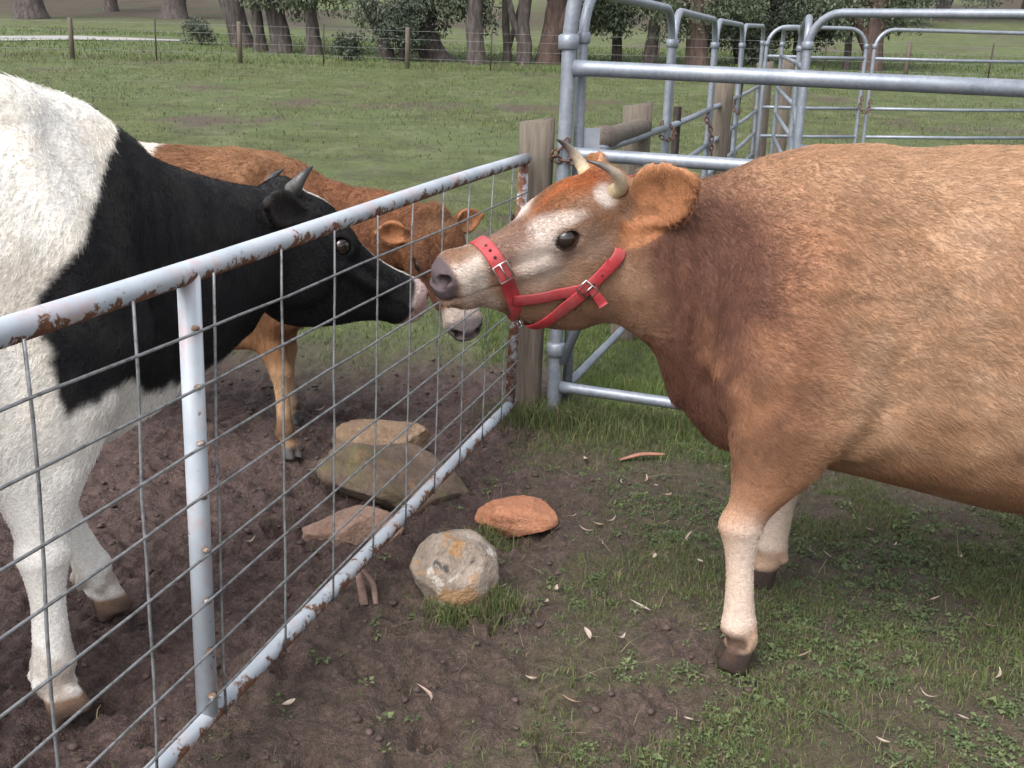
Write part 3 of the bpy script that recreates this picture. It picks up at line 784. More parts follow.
# ---- black and white cow
def paint_pied(V, L, H):
    n1 = fbm(V, 4.0, 4, 111); n2 = fbm(V, 16, 3, 112); x, y, z = V.T
    white = mixc(np.tile((.88, .85, .80), (len(V), 1)), (.78, .69, .57), sstep(.45, .68, n1) * .6 * sstep(.5, .9, z))
    white = mixc(white, (.40, .34, .28), sstep(.42, .25, z) * sstep(.5, .65, n2) * .35)
    edge = (n1 - .5) * .16 + (n2 - .5) * .07
    f = x - np.interp(z, [.7, .8, .98, 1.07, 1.17, 1.31, 1.42], [.04, .0, .0, .05, .14, .31, .44]) + edge
    low = z - (.775 - .09 * sstep(.15, .35, x)) + edge * .6
    blk = sstep(-.012, .012, f) * sstep(-.012, .012, low)
    rear = sstep(.02, .05, blob(V, (-.85, .1, 1.05), (.42, .5, .36), .1) - .5 + edge)
    hd = head_mask(L, -.04, .02); a, b, c = L.T; ab = np.abs(b); q = np.stack([a, ab, c], 1)
    blk = np.maximum(blk, hd); black = mixc(np.tile((.012, .012, .014), (len(V), 1)), (.022, .020, .020), sstep(.4, .7, n2))
    C = white * (1 - np.maximum(blk, rear)[:, None]) + black * np.maximum(blk, rear)[:, None]
    blaze = sstep(.044, .036, np.abs(b) - .010 * sstep(.3, .05, a) + (n2 - .5) * .01) * sstep(.000, .012, c - np.interp(a, [0, .1, .2, .3, .4, .47], [.01, .020, .003, -.015, -.025, -.04])) * sstep(.0, .04, a)
    C = mixc(C, (.72, .68, .64), hd * np.maximum(blaze, blob(q, (.080, .0, .062), (.085, .056, .050), .2)))
    nose = sstep(.425, .437, a + (n1 - .5) * .05 + .22 * np.clip(c + .06, -.1, .1)); C = mixc(C, (.56, .44, .41), hd * nose)
    C = mixc(C, (.48, .27, .245), hd * sstep(.450, .466, a) * sstep(.35, .6, n2) * .85)
    C = mixc(C, (.05, .02, .02), hd * blob(q, (.492, .044, -.035), (.024, .019, .018), .4))
    C = mixc(C, (.012, .011, .012), hd * sstep(-.075, -.085, c) * sstep(.465, .45, a))
    hoof_ = sstep(.078, .062, z); C = mixc(C, (.26, .165, .11), hoof_); C = mixc(C, (.06, .042, .036), sstep(.075, .02, z + (n2 - .5) * .07) * .9); C = mixc(C, (.34, .26, .21), sstep(.22, .09, z + (n1 - .5) * .12) * (1 - hoof_) * sstep(.4, .6, n2) * .7)
    bare = np.clip(hoof_ + hd * (sstep(.448, .46, a) + blob(q, EYE, (.036, .03, .026), .15)), 0, 1)
    ln = (.019 + .026 * sstep(1.30, 1.44, z) * sstep(.35, .1, x)) * (1 - hd) + .009 * hd; ln = np.where(z < .6, np.minimum(ln, .006), ln)
    return C, bare, ln

pied_spec = dict(
    deep=1.15, eye=1.1, hlo=(-.06, -.34, -.33), head=((.918, .108, 1.082), (.79, -.33, -.51), (.506, -.05, .86), 1.12),
    wh=1.45, belly=.55, fat=.97, L=1.06, s=1.28,
    neck=[(-.12, 0, 1.05), (.18, 0, 1.02), (.42, .02, .985), (.70, .06, .98)],
    nw=[.20, .17, .13, .11, .09], nu=[.30, .325, .265, .19, .125], nd=[.32, .34, .30, .225, .14],
    front=[((.02, .17, 1.08), (.05, .19, .72), (.16, .15, .43), (.255, .135, .155), (.277, .133, .004), (1, -.25, 0)),
           ((.0, -.17, 1.08), (-.03, -.21, .72), (-.045, -.215, .42), (-.05, -.213, .14), (-.049, -.213, .004), (1, -.35, 0))],
    hind=[((-1.25, .17, 1.05), (-1.04, .22, .74), (-1.36, .19, .50), (-1.28, .19, .14), (-1.26, .19, .004), (1, .1, 0)),
          ((-1.25, -.17, 1.05), (-1.10, -.22, .74), (-1.46, -.19, .50), (-1.42, -.19, .14), (-1.40, -.19, .004), (1, -.1, 0))],
    dewlap=([(.72, .06, .80), (.52, .03, .73), (.32, .01, .68), (.08, 0, .62)], [.03, .045, .075, .09], [.06, .08, .10, .10]),
    ears=[((.035, .098, -.010), (-.10, .20, -.03), (.5, .3, .2), .052), ((.035, -.098, -.010), (-.10, -.215, -.05), (.4, -.5, .1), .052)],
    udder=False, inner=(.03, .024, .022), paint=paint_pied, hairs=150000, seed=6, seen=lambda V: 1.0 - .85 * sstep(-.35, -.6, V[:, 0]), lift=.34, hrough=.5, sheen=.18, hrad=.0005, clump=.38)
PIED_ORIGIN, PIED_RZ = (-1.18, 2.30), math.radians(52)
pied, PH, PV, PQ = cow('black_and_white_cow', 'black and white cow reaching its pink nose to the rusty mesh gate', PIED_ORIGIN, PIED_RZ, pied_spec)
HG = [(.16, .15, .145), (.12, .115, .11), (.07, .068, .068), (.035, .035, .036), (.02, .02, .02)]
add_horn(PH, [(-.005, .062, .035), (-.012, .098, .052), (-.010, .108, .080), (.004, .102, .112)], .0225, HG, pied)
add_horn(PH, [(-.005, -.062, .035), (-.012, -.098, .052), (-.010, -.108, .080), (.004, -.102, .112)], .0225, HG, pied)

# ---- young rusty brown beast behind
def paint_rust(V, L, H):
    n1 = fbm(V, 4.0, 4, 121); n2 = fbm(V, 14, 3, 122); x, y, z = V.T
    C = mixc(np.tile((.24, .122, .060), (len(V), 1)), (.165, .076, .037), sstep(.38, .66, n1))
    C = mixc(C, (.17, .068, .032), sstep(.12, .36, x) * .9)
    C = mixc(C, (.66, .60, .53), sstep(.02, .06, -.36 - x + (n1 - .5) * .22))
    C = mixc(C, (.46, .30, .18), sstep(.42, .30, z) * .7); C = mixc(C, (.60, .52, .44), sstep(.30, .24, z) * sstep(.16, .10, np.abs(y)) * .7)
    C = mixc(C, (.10, .05, .03), blob(V, (.17, -.2, .13), (.1, .12, .05), .5) * .8)
    hoof_ = sstep(.072, .056, z); C = mixc(C, (.085, .078, .075), hoof_)
    hd = head_mask(L, -.05, .03); a, b, c = L.T; ab = np.abs(b); q = np.stack([a, ab, c], 1)
    face = mixc(np.tile((.17, .072, .033), (len(V), 1)), (.115, .046, .022), sstep(.4, .65, n2))
    face = mixc(face, (.27, .15, .08), blob(q, (.06, .0, .08), (.07, .06, .05), .5) * .5)
    face = mixc(face, (.085, .036, .020), blob(q, (.25, .05, -.03), (.14, .10, .09), .5) * .85)
    face = mixc(face, (.40, .33, .29), sstep(.375, .40, a) * sstep(.465, .452, a) * .9)
    pad = sstep(.446, .46, a); face = mixc(face, (.15, .12, .12), pad); face = mixc(face, (.02, .013, .013), blob(q, (.494, .043, -.035), (.022, .018, .017), .4))
    face = mixc(face, (.02, .012, .01), blob(q, EYE, (.034, .03, .024), .15))
    face = mixc(face, (.36, .19, .09), (c > -.1) * (a < .09) * sstep(.112, .13, ab) * .8)
    C = C * (1 - hd[:, None]) + face * hd[:, None]
    bare = np.clip(hoof_ + hd * (pad + blob(q, EYE, (.036, .03, .026), .15)), 0, 1)
    ln = .026 * (1 - hd) + .012 * hd; ln = np.where(z < .5, np.minimum(ln, .012), ln) + .020 * blob(q, (.06, 0, .08), (.10, .09, .06), .4)
    return C, bare, ln

rust_spec = dict(
    wide=1.06, eye=1.35, head=((.688, -.076, .926), (.409, -.519, -.751), (.325, -.686, .651), .92),
    wh=1.155, belly=.46, fat=.82, L=.86, s=.88,
    neck=[(-.10, 0, .86), (.16, 0, .84), (.36, 0, .85), (.54, -.01, .87)],
    nw=[.16, .13, .105, .09, .07], nu=[.23, .215, .18, .15, .10], nd=[.24, .22, .19, .155, .10],
    front=[((.0, .14, .88), (.03, .16, .57), (.05, .15, .34), (.05, .15, .11), (.05, .15, .004), (1, 0, 0)),
           ((.0, -.14, .88), (.05, -.17, .57), (.135, -.20, .345), (.15, -.222, .12), (.166, -.226, .004), (.8, -.6, 0))],
    hind=[((-1.0, .13, .85), (-.84, .17, .60), (-1.09, .15, .40), (-1.04, .15, .11), (-1.02, .15, .004), (1, .1, 0)),
          ((-1.0, -.13, .85), (-.88, -.17, .60), (-1.17, -.15, .40), (-1.15, -.15, .11), (-1.13, -.15, .004), (1, -.1, 0))],
    ears=[((.035, .098, -.015), (-.005, .235, -.02), (.45, .1, .55), .048), ((.035, -.098, -.015), (-.005, -.225, -.03), (.6, -.1, .45), .048)],
    tuft=.012, paint=paint_rust, hairs=90000, seed=8, seen=lambda V: 1.0 - .8 * sstep(-.55, -.7, V[:, 0]), lift=.45, hrad=.0006, clump=.6)
rust, RH, RV_, RQ_ = cow('young_brown_cow', 'young rusty brown cow with white flank behind the black and white cow', (-1.0, 4.05), math.radians(-5), rust_spec)
# ------------------------------------------------------------------ red halter on the fawn cow
_bvh = BVHTree.FromPolygons([tuple(v) for v in FV], [tuple(int(i) for i in q) for q in FQ])
def cast(origin, direction):
    h = _bvh.ray_cast(Vector(origin), Vector(direction).normalized())
    return (np.array(h[0]), np.array(h[1])) if h[0] is not None else None
def side_path(pts, sd):
    """points (x, z) in head coordinates, dropped on to the cheek from the side"""
    P, N = [], []
    q = resample(np.array([(a, c, 0) for a, c in pts]), 26)
    for a, c, _ in q:
        r = cast(FH.w(np.array((a, .40 * sd, c))), FH.d(np.array((0, -sd, 0.0))))
        if r is None: continue
        P.append(r[0]); N.append(r[1] if r[1] @ FH.y * sd > 0 else -r[1])
    return np.array(P), np.array(N)
def strap(P, N, width, off=.006, thick=.004, closed=False):
    P, N = np.array(P, float), np.array(N, float)
    for _ in range(3):
        if closed: N = (np.roll(N, 1, 0) + N + np.roll(N, -1, 0)); P = (np.roll(P, 1, 0) + 2 * P + np.roll(P, -1, 0)) / 4
        else:
            N[1:-1] = N[:-2] + N[1:-1] + N[2:]; P[1:-1] = (P[:-2] + 2 * P[1:-1] + P[2:]) / 4
        N /= np.linalg.norm(N, axis=1)[:, None]
    T = (np.roll(P, -1, 0) - np.roll(P, 1, 0)) if closed else np.gradient(P, axis=0)
    T /= np.linalg.norm(T, axis=1)[:, None]; W = np.cross(N, T); W /= np.linalg.norm(W, axis=1)[:, None]
    prof = [(-.5, 0), (-.5, .7), (-.42, 1), (.42, 1), (.5, .7), (.5, 0)]
    n, m = len(P), len(prof)
    V = np.concatenate([[P[i] + W[i] * w * width + N[i] * (off + h * thick) for w, h in prof] for i in range(n)])
    k = np.arange(m); k2 = (k + 1) % m
    rng_ = range(n if closed else n - 1)
    Q = np.concatenate([np.stack([i * m + k, i * m + k2, ((i + 1) % n) * m + k2, ((i + 1) % n) * m + k], 1) for i in rng_])
    F = [Q]
    if not closed: F.append(np.array([[0, 1, 2], [0, 2, 3], [0, 3, 5], [3, 4, 5]] ) ); F[-1] = np.concatenate([F[-1], F[-1][:, ::-1] + (n - 1) * m])
    return V, F
t = NT('red_webbing'); v = t.coord()
t.base(t.mix(t.ramp(t.noise(v, 14, 5, .6), [(.40, 0.0), (.68, .75)]), t.ramp(t.noise(v, 60, 4, .6), [(.3, (.30, .020, .026)), (.7, (.43, .038, .048))]), (.26, .105, .095)))
t.set(Roughness=.62); t.bump(t.noise(t.mapping(v, (300, 300, 300)), 2, 3, .5), .3, .002); M_RED = t.m
M_BUCKLE = mat_plain('buckle_metal', [(.3, (.45, .44, .42)), (.7, (.72, .71, .69))], 40, .3, .1, .001, 1.0)
M_HOLE = mat_plain('eyelet_dark', [(.3, (.03, .012, .012)), (.7, (.06, .02, .02))], 40, .7, 0)
halter = bpy.data.objects.new('halter', None); COL.objects.link(halter); halter.parent = fawn
halter['label'] = 'red webbing halter with steel buckles'
P, N = [], []
for a in np.linspace(0, 2 * math.pi, 56, endpoint=False):                     # noseband
    d = np.array((0, math.cos(a), math.sin(a))); d[0] = .16 * math.sin(a)
    c = np.array((.343, 0, -.085)); r = cast(FH.w(c + d * .45), FH.d(-d))
    if r is not None: P.append(r[0]); N.append(FH.d(d))
NB_P, NB_N = np.array(P), np.array(N)
V, F = strap(NB_P, NB_N, .038, closed=True); put_mesh('noseband', V, F, M_RED, halter)
BK = []
for sd in (1, -1):
    A, An = side_path([(.335, -.150), (.29, -.164), (.25, -.170), (.20, -.172), (.156, -.172)], sd)
    V, F = strap(A, An, .031, .006); put_mesh('cheek_strap', V, F, M_RED, halter)
    B, Bn = side_path([(.285, -.262), (.255, -.246), (.22, -.226), (.185, -.200), (.15, -.172), (.108, -.148), (.072, -.126)], sd)
    V, F = strap(B, Bn, .032, .0105); put_mesh('jaw_strap', V, F, M_RED, halter)
    if sd == 1: BK = [(B[16], Bn[16], unit(B[18] - B[14])), (NB_P[3], NB_N[3], unit(NB_P[5] - NB_P[1]))]; Bl = B
    C_, Cn = [], []
    for p in ((.094, .13, -.140), (.074, .13, -.129), (.050, .13, -.113)):
        h = _bvh.find_nearest(Vector(FH.w(np.array((p[0], p[1] * sd, p[2]))))); C_.append(np.array(h[0])); Cn.append(unit(np.array(h[1])))
    C_.append(FH.w(np.array((.018, .075 * sd, -.085)))); Cn.append(unit(Cn[-1] + FH.y * sd * .2 + FH.z * .1))
    V, F = strap(resample(np.array(C_), 12), resample(np.array(Cn), 12), .031, .0105); put_mesh('throat_strap', V, F, M_RED, halter)
    C_, Cn = [], []
    for p in ((-.09, .115, -.06), (-.105, .105, -.02), (-.12, .08, .01), (-.120, .04, .03), (-.120, .0, .04)):
        h = _bvh.find_nearest(Vector(FH.w(np.array((p[0], p[1] * sd, p[2]))))); C_.append(np.array(h[0])); Cn.append(unit(np.array(h[1])))
    V, F = strap(resample(np.array(C_), 14), resample(np.array(Cn), 14), .030, .008); put_mesh('crown_strap', V, F, M_RED, halter)
under = []                                                                     # strap end below the chin
r0 = cast(FH.w(np.array((.285, .0, -.5))), FH.d(np.array((0, 0, 1.0))))
for (c, n_, tdir), (bw, bh) in zip(BK, ((.034, .044), (.044, .038))):
    w_ = np.cross(n_, tdir); o_ = c + n_ * .017
    loop = [o_ + tdir * sx * bw / 2 + w_ * sy * bh / 2 for sx, sy in ((-1, -1), (1, -1), (1, 1), (-1, 1), (-1, -1), (1, -1))]
    V, F = tube(np.array(loop)[:5], .0026, 6); put_mesh('buckle', V, F, M_BUCKLE, halter)
    V, F = tube(np.array([o_ - tdir * bw / 2, o_ + tdir * bw / 2 + n_ * .003]), .002, 6); put_mesh('buckle_tongue', V, F, M_BUCKLE, halter)
# loose strap end and eyelets
c, n_, tdir = BK[0]; w_ = unit(np.cross(n_, tdir))
dn = -w_ if (-w_ @ FH.z) < 0 else w_
E_ = np.array([c + n_ * .012 + tdir * .012, c + n_ * .015 + dn * .03 + tdir * .004, c + n_ * .016 + dn * .062 - tdir * .004])
V, F = strap(resample(E_, 8), np.tile(n_, (8, 1)), .024, .0); put_mesh('strap_end', V, F, M_RED, halter)
for i in (7, 9, 11):
    V, F = uv_ball(.0042, (1, 1, 1), 10, 6); put_mesh('eyelet', V + NB_P[i] + NB_N[i] * .0085, F, M_HOLE, halter)
for f_ in (.74, .84):
    i = int(f_ * (len(Bl) - 1)); V, F = uv_ball(.0040, (1, 1, 1), 10, 6); put_mesh('eyelet', V + Bl[i] + _bvh.find_nearest(Vector(Bl[i]))[1].normalized() * .0125, F, M_HOLE, halter)
th = np.linspace(0, 2 * math.pi, 22)
rc = NB_P[np.argmin((NB_P @ FH.z))] - FH.z * .018
V, F = tube(np.array([rc + FH.y * .016 * math.cos(a) + FH.z * .016 * math.sin(a) for a in th]), .0028, 6); put_mesh('ring', V, F, M_BUCKLE, halter)
# ------------------------------------------------------------------ rusty white mesh gate
GR = np.array([0.964, -0.264])                                       # faces the yard side
def gp(s, z, off=0.0):
    p = GA + GD * s + GR * off; return np.array([p[0], p[1], z])
def paint_steel(name, lo, hi, under):
    t = NT(name); v = t.mapping(t.coord(), (1.25, 1.25, 1.25)); g = t.node('NewGeometry'); sp = t.node('SeparateXYZ'); t.link(g.outputs['Normal'], sp.inputs[0])
    n = t.noise(v, 16, 8, .68, .3); n2 = t.noise(v, 70, 5, .7)
    k = t.math('ADD', t.math('ADD', t.math('MULTIPLY', n, .75), t.math('MULTIPLY', n2, .30)), t.math('MULTIPLY', t.math('MULTIPLY', sp.outputs[2], -1.0), under))
    rm = t.ramp(k, [(lo, 0.0), (hi, 1.0)])
    rust = t.ramp(t.noise(v, 45, 6, .7), [(.3, (.07, .028, .016)), (.55, (.17, .072, .036)), (.8, (.30, .15, .08))])
    paint = t.ramp(t.noise(v, 5, 5, .6), [(.3, (.34, .385, .435)), (.7, (.47, .51, .555))])
    pink = t.ramp(t.noise(v, 9, 7, .7), [(.52, 0.0), (.66, .6)])
    paint = t.mix(pink, paint, (.46, .30, .30))
    t.base(t.mix(rm, paint, rust)); t.set(Roughness=t.ramp(rm, [(0, .42), (1, .9)]))
    t.bump(t.math('ADD', t.math('MULTIPLY', rm, -.6), t.math('MULTIPLY', n2, .25)), .5, .003)
    return t.m
M_RAIL = paint_steel('chipped_white_paint_over_rust', .548, .585, .12)
M_RAIL2 = paint_steel('rusty_bottom_rail_paint', .48, .535, .10)
M_STILE = paint_steel('white_gate_stile_paint', .635, .68, 0.0)
M_ENDST = paint_steel('rusty_end_stile', .44, .54, 0.0)
t = NT('galvanised_wire'); v = t.coord(); n = t.noise(v, 40, 5, .7)
t.base(t.ramp(n, [(.35, (.16, .16, .165)), (.55, (.30, .31, .32)), (.68, (.34, .35, .36)), (.78, (.22, .13, .09))])); t.set(Roughness=.5, Metallic=.55); M_WIRE = t.m
M_WELD = mat_plain('rusty_weld', [(.3, (.09, .045, .028)), (.5, (.20, .12, .075)), (.62, (.40, .38, .36))], 60, .85, .6, .003)
gate = thing('farm_gate', 'long white painted mesh gate with chipped rusty rails between the cows', 'gate', (float(GA[0]), float(GA[1]), 0))
INV = np.array([GA[0], GA[1], 0.0])
def gtube(name, pts, r, mat, seg=10, m=None):
    return put_tube(name, np.array(pts) - INV, r, mat, gate, seg, m)
S0, S1 = -.14, 4.30
zt = lambda s: 1.126 - .010 * s
zb = lambda s: .108 + .009 * s
lean = lambda s, z: s + .075 * (zt(s) - z) * (1 - .15 * s)                     # the gate is racked a little
gtube('top_rail', [gp(s, zt(s) + .004 * math.sin(s * 2.1)) for s in np.linspace(S0, S1, 14)], .0228, M_RAIL, 16)
gtube('bottom_rail', [gp(s, zb(s) + .003 * math.sin(s * 3)) for s in np.linspace(lean(S0, .1) + .02, S1, 14)], .0215, M_RAIL2, 14)
gtube('end_stile', [gp(-.105, 1.105), gp(.005, .12)], .021, M_ENDST, 12)
gtube('stile', [gp(2.352, 1.098), gp(2.384, .14)], .0225, M_STILE, 14)
gtube('stile', [gp(4.28, 1.06), gp(4.285, .16)], .0225, M_STILE, 14)
ss = [.145, .406, .681, .95, 1.216, 1.479, 1.75, 2.023, 2.302, 2.563, 2.833, 3.10, 3.37, 3.64, 3.91, 4.18]
for i, s in enumerate(ss):
    zz = np.linspace(zt(s) - .012, zb(s) - .008, 9)
    w = np.cumsum(RNG.normal(0, .0034, 9)); w -= np.linspace(w[0], w[-1], 9)
    gtube('wire', [gp(lean(s, z) + w[j] + (.0), z, .0245) for j, z in enumerate(zz)], .0031, M_WIRE, 6)
for z0 in (.995, .877, .762, .648, .533, .418, .303, .198):
    sq = np.linspace(S0 + .06 + .1 * (1.1 - z0), S1, 22)
    w = np.cumsum(RNG.normal(0, .0021, 22)); w -= np.linspace(w[0], w[-1], 22)
    gtube('wire', [gp(s, z0 + .006 * (2.36 - s) * .3 + w[j], .0295) for j, s in enumerate(sq)], .0031, M_WIRE, 6)
    for sx in (2.367 + .03 * (1.0 - z0),):
        V, F = uv_ball(.0085, (1, 1.2, .7), 10, 7); V = V * (1 + .35 * (vnoise(V, 160, int(z0 * 99))[:, None] - .5))
        put_mesh('weld', V + gp(sx + .008, z0 + .001, .024) - INV, F, M_WELD, gate)

# chain helper: a run of links as one mesh
def chain_mesh(pts, link=.034, r=.0036):
    pts = resample(np.array(pts, float), 60); L = np.linalg.norm(np.diff(pts, axis=0), axis=1).sum(); n = max(3, int(L / (link * .72)))
    c = resample(pts, n * 2 + 1); B = Bag(); th = np.linspace(0, 2 * math.pi, 13)
    for i in range(n):
        a = c[2 * i + 1]; tx = unit(c[2 * i + 2] - c[2 * i]); up = np.array([0, 0, 1.0]) if abs(tx[2]) < .85 else np.array([1.0, 0, 0])
        u = unit(np.cross(tx, up)); w_ = np.cross(tx, u); q = u if i % 2 else w_
        V, F = tube(np.array([a + tx * link * .5 * math.cos(k) + q * link * .30 * math.sin(k) for k in th]), r, 5, cap=False); B.add(V, F)
    return B
M_CHAIN = mat_plain('rusty_chain', [(.3, (.045, .022, .018)), (.55, (.11, .055, .042)), (.8, (.20, .13, .11))], 80, .8, .4, .002)
def chain(label, pts, link=.034, r=.0036):
    o = chain_mesh(pts, link, r).build('chain', M_CHAIN); return tag(o, label, 'chain', 'rusty chains on gates and panels')
chain('rusty chain tying the mesh gate to the wooden gate post',
      [gp(.16, .93, .03), gp(.05, .875, .03), (.03, 4.37, .86), (.10, 4.365, .885), (.13, 4.42, .90)])
# ------------------------------------------------------------------ galvanised yard panels
t = NT('galvanised_pipe'); v = t.coord()
g1 = t.ramp(t.noise(v, 7, 6, .65), [(.3, (.195, .22, .262)), (.55, (.255, .28, .322)), (.75, (.32, .345, .38))])
g2 = t.ramp(t.noise(v, 55, 5, .7), [(.35, .82), (.65, 1.08)])
sp = t.ramp(t.noise(v, 23, 6, .75), [(.68, 0.0), (.74, .8)])
t.base(t.mix(sp, t.mix(1.0, g1, g2, 'MULTIPLY'), (.13, .075, .05))); t.set(Roughness=.46, Metallic=.35); t.bump(t.noise(v, 90, 5, .6), .25, .002); M_GALV = t.m
M_PLATE = mat_plain('galvanised_plate', [(.3, (.25, .27, .31)), (.7, (.36, .38, .42))], 12, .5, .2, .002, .35)
def gbase(p): return gz(p[0], p[1])
def panel(label, A, B, rails, top=1.80, r=.0215, rail_r=.019, hoop=.17, tilt=0.0, brace=False, collars=(1.62,)):
    A, B = np.array(A, float), np.array(B, float); za, zb_ = gbase(A), gbase(B)
    th = thing('yard_panel', label, 'fence panel', (float(A[0]), float(A[1]), za), 0, 'galvanised pipe yard panels')
    o = np.array([A[0], A[1], za]); d = np.array([B[0] - A[0], B[1] - A[1], zb_ - za]); L = np.linalg.norm(d[:2]); u = d / L
    P = lambda s, z: u * s + np.array([tilt * z * .3, 0, z])
    arc = [(0, -.03), (0, .6), (0, 1.2), (0, top - hoop)] + [(hoop - hoop * math.cos(a), top - hoop + hoop * math.sin(a)) for a in np.linspace(.2, 1.57, 7)] \
        + [(L * .35, top), (L * .65, top)] + [(L - hoop + hoop * math.sin(a), top - hoop + hoop * math.cos(a)) for a in np.linspace(0, 1.4, 7)] \
        + [(L, top - hoop), (L, 1.2), (L, .6), (L, -.03)]
    put_tube('hoop_frame', np.array([P(*q) for q in arc]), r, M_GALV, th, 12)
    for z in rails: put_tube('rail', np.array([P(.0, z), P(L * .5, z - .004), P(L, z)]), rail_r, M_GALV, th, 10)
    if brace: put_tube('brace', np.array([P(.02, rails[0]), P(L * .5, rails[-1])]), rail_r, M_GALV, th, 10)
    for z in collars:
        for s in (0, L): put_tube('collar', np.array([P(s, z - .022), P(s, z - .018), P(s, z + .018), P(s, z + .022)]), np.array([.026, .030, .030, .026]) * r / .0215, M_GALV, th, 12)
    return th
RL = (.15, .40, .63, .88, 1.15)
run = [np.array([.235, 4.44]), np.array([.86, 6.32]), np.array([1.47, 8.42]), np.array([2.08, 10.45]), np.array([2.72, 12.5])]
names = ['nearest panel of the receding run, rising beside the gate post', 'second panel of the receding run behind the cow horns', 'third panel of the receding run, between two wooden posts', 'farthest panel of the receding run, at the yard corner']
for i in range(4):
    d = (run[i + 1] - run[i]); d = d / np.linalg.norm(d)
    panel('galvanised pipe ' + names[i], run[i] + d * .035, run[i + 1] - d * .035, RL, 1.80, hoop=.20)
# cross panel over the cow's back, then the run back to the far corner, and the far row
C = np.array([1.66, 6.42])
panel('galvanised pipe panel with long curved top rail right above the fawn cow back', C, C + np.array([.80, -.60]) * 2.35, (.20, .48, .76, 1.04), 1.80, .0245, .021, .19)
for i, (a, b) in enumerate(((C + (.01, .07), (2.30, 9.15)), ((2.32, 9.22), (2.80, 11.9)))):
    panel(['galvanised pipe side panel running back from the chained post', 'galvanised pipe side panel at the far end of the narrow race'][i], a, b, (.15, .40, .65, .90, 1.16, 1.50), 1.78, hoop=.16)
far = [(2.62, 12.05), (3.86, 12.25), (6.08, 12.7), (8.4, 13.1)]
fl = ['galvanised pipe panel at the far left corner of the back row', 'galvanised pipe panel in the middle of the back row with wide hoop', 'galvanised pipe panel at the right end of the back row']
for i in range(3):
    a, b = np.array(far[i]), np.array(far[i + 1]); d = (b - a) / np.linalg.norm(b - a)
    panel(fl[i], a + d * .05, b - d * .05, (.34, .64, .95, 1.23, 1.49), 1.80, hoop=.22)

# heavy front gate leaf: tall post, three rails, diagonal brace
fg = thing('pipe_gate', 'heavy galvanised pipe gate with three thick rails behind the fawn cow', 'gate', (.185, 4.40, 0))
o = np.array([.185, 4.40, 0]); u = np.array([.945, -.325, 0])
F_ = lambda s, z: u * s + np.array([0, 0, z])
post = [(0, -.04), (.0, .8), (.004, 1.4), (.012, 1.70), (.05, 1.86), (.16, 1.985), (.36, 2.04), (1.1, 2.05), (1.85, 2.05), (2.1, 2.0), (2.22, 1.85), (2.25, 1.6), (2.25, .8), (2.25, -.04)]
put_tube('post_frame', np.array([F_(*q) for q in post]), .0295, M_GALV, fg, 16, 60)
for z, rr, dz in ((1.487, .031, -.030), (1.150, .0265, -.02), (.150, .024, -.03)):
    put_tube('rail', np.array([F_(.03, z), F_(.09, z), F_(1.1, z + dz * .5), F_(2.25, z + dz)]), np.array([rr * 1.12, rr, rr, rr]), M_GALV, fg, 14)
put_tube('brace', np.array([F_(.03, .26), F_(.36, 1.13)]), .0205, M_GALV, fg, 12)
for z in (1.585, .32): put_tube('collar', np.array([F_(0, z - .03), F_(0, z - .024), F_(0, z + .024), F_(0, z + .03)]), np.array([.034, .042, .042, .034]), M_GALV, fg, 14)
pl = np.array([(-.055, -.008), (.055, -.008), (.055, .008), (-.055, .008)])
V = np.concatenate([np.stack([.10 + pl[:, 0] * .9, .09 + pl[:, 1], np.full(4, z)], 1) for z in (1.13, 1.25)])
put_mesh('hinge_plate', V, np.array([[0, 3, 2, 1], [4, 5, 6, 7], [0, 1, 5, 4], [1, 2, 6, 5], [2, 3, 7, 6], [3, 0, 4, 7]]), M_PLATE, fg, smooth=False)
# chains at the joints
chain('rusty chain at the joint of the first two receding panels', [(.83, 6.27, 1.20), (.80, 6.24, 1.15), (.84, 6.22, 1.10), (.90, 6.26, 1.12), (.88, 6.32, 1.18)])
chain('rusty chain hanging from the joint of the second and third receding panels', [(1.45, 8.36, 1.20), (1.43, 8.33, 1.14), (1.46, 8.32, 1.08), (1.50, 8.36, .86)], .05, .006)
chain('rusty chain at the third joint of the receding panel run', [(2.05, 10.4, 1.22), (2.03, 10.36, 1.15), (2.07, 10.34, 1.10), (2.11, 10.4, 1.14)], .05, .006)
chain('heavy rusty chain looped round the post above the fawn cow back', [(1.58, 6.40, .90), (1.56, 6.35, .80), (1.62, 6.30, .70), (1.72, 6.30, .68), (1.78, 6.34, .78), (1.80, 6.40, .93)], .055, .0075)
chain('rusty chain at the left joint of the back row panels', [(3.82, 12.2, 1.25), (3.80, 12.15, 1.12), (3.86, 12.14, 1.08), (3.92, 12.2, 1.22)], .055, .007)
chain('rusty chain at the right joint of the back row panels', [(6.03, 12.6, 1.28), (6.0, 12.55, 1.14), (6.07, 12.54, 1.08), (6.14, 12.6, 1.22)], .055, .007)
chain('rusty chain wound round the front pipe gate post by the near horn', [(.20, 4.36, 1.21), (.165, 4.35, 1.17), (.13, 4.37, 1.14), (.235, 4.36, 1.12)], .04, .005)

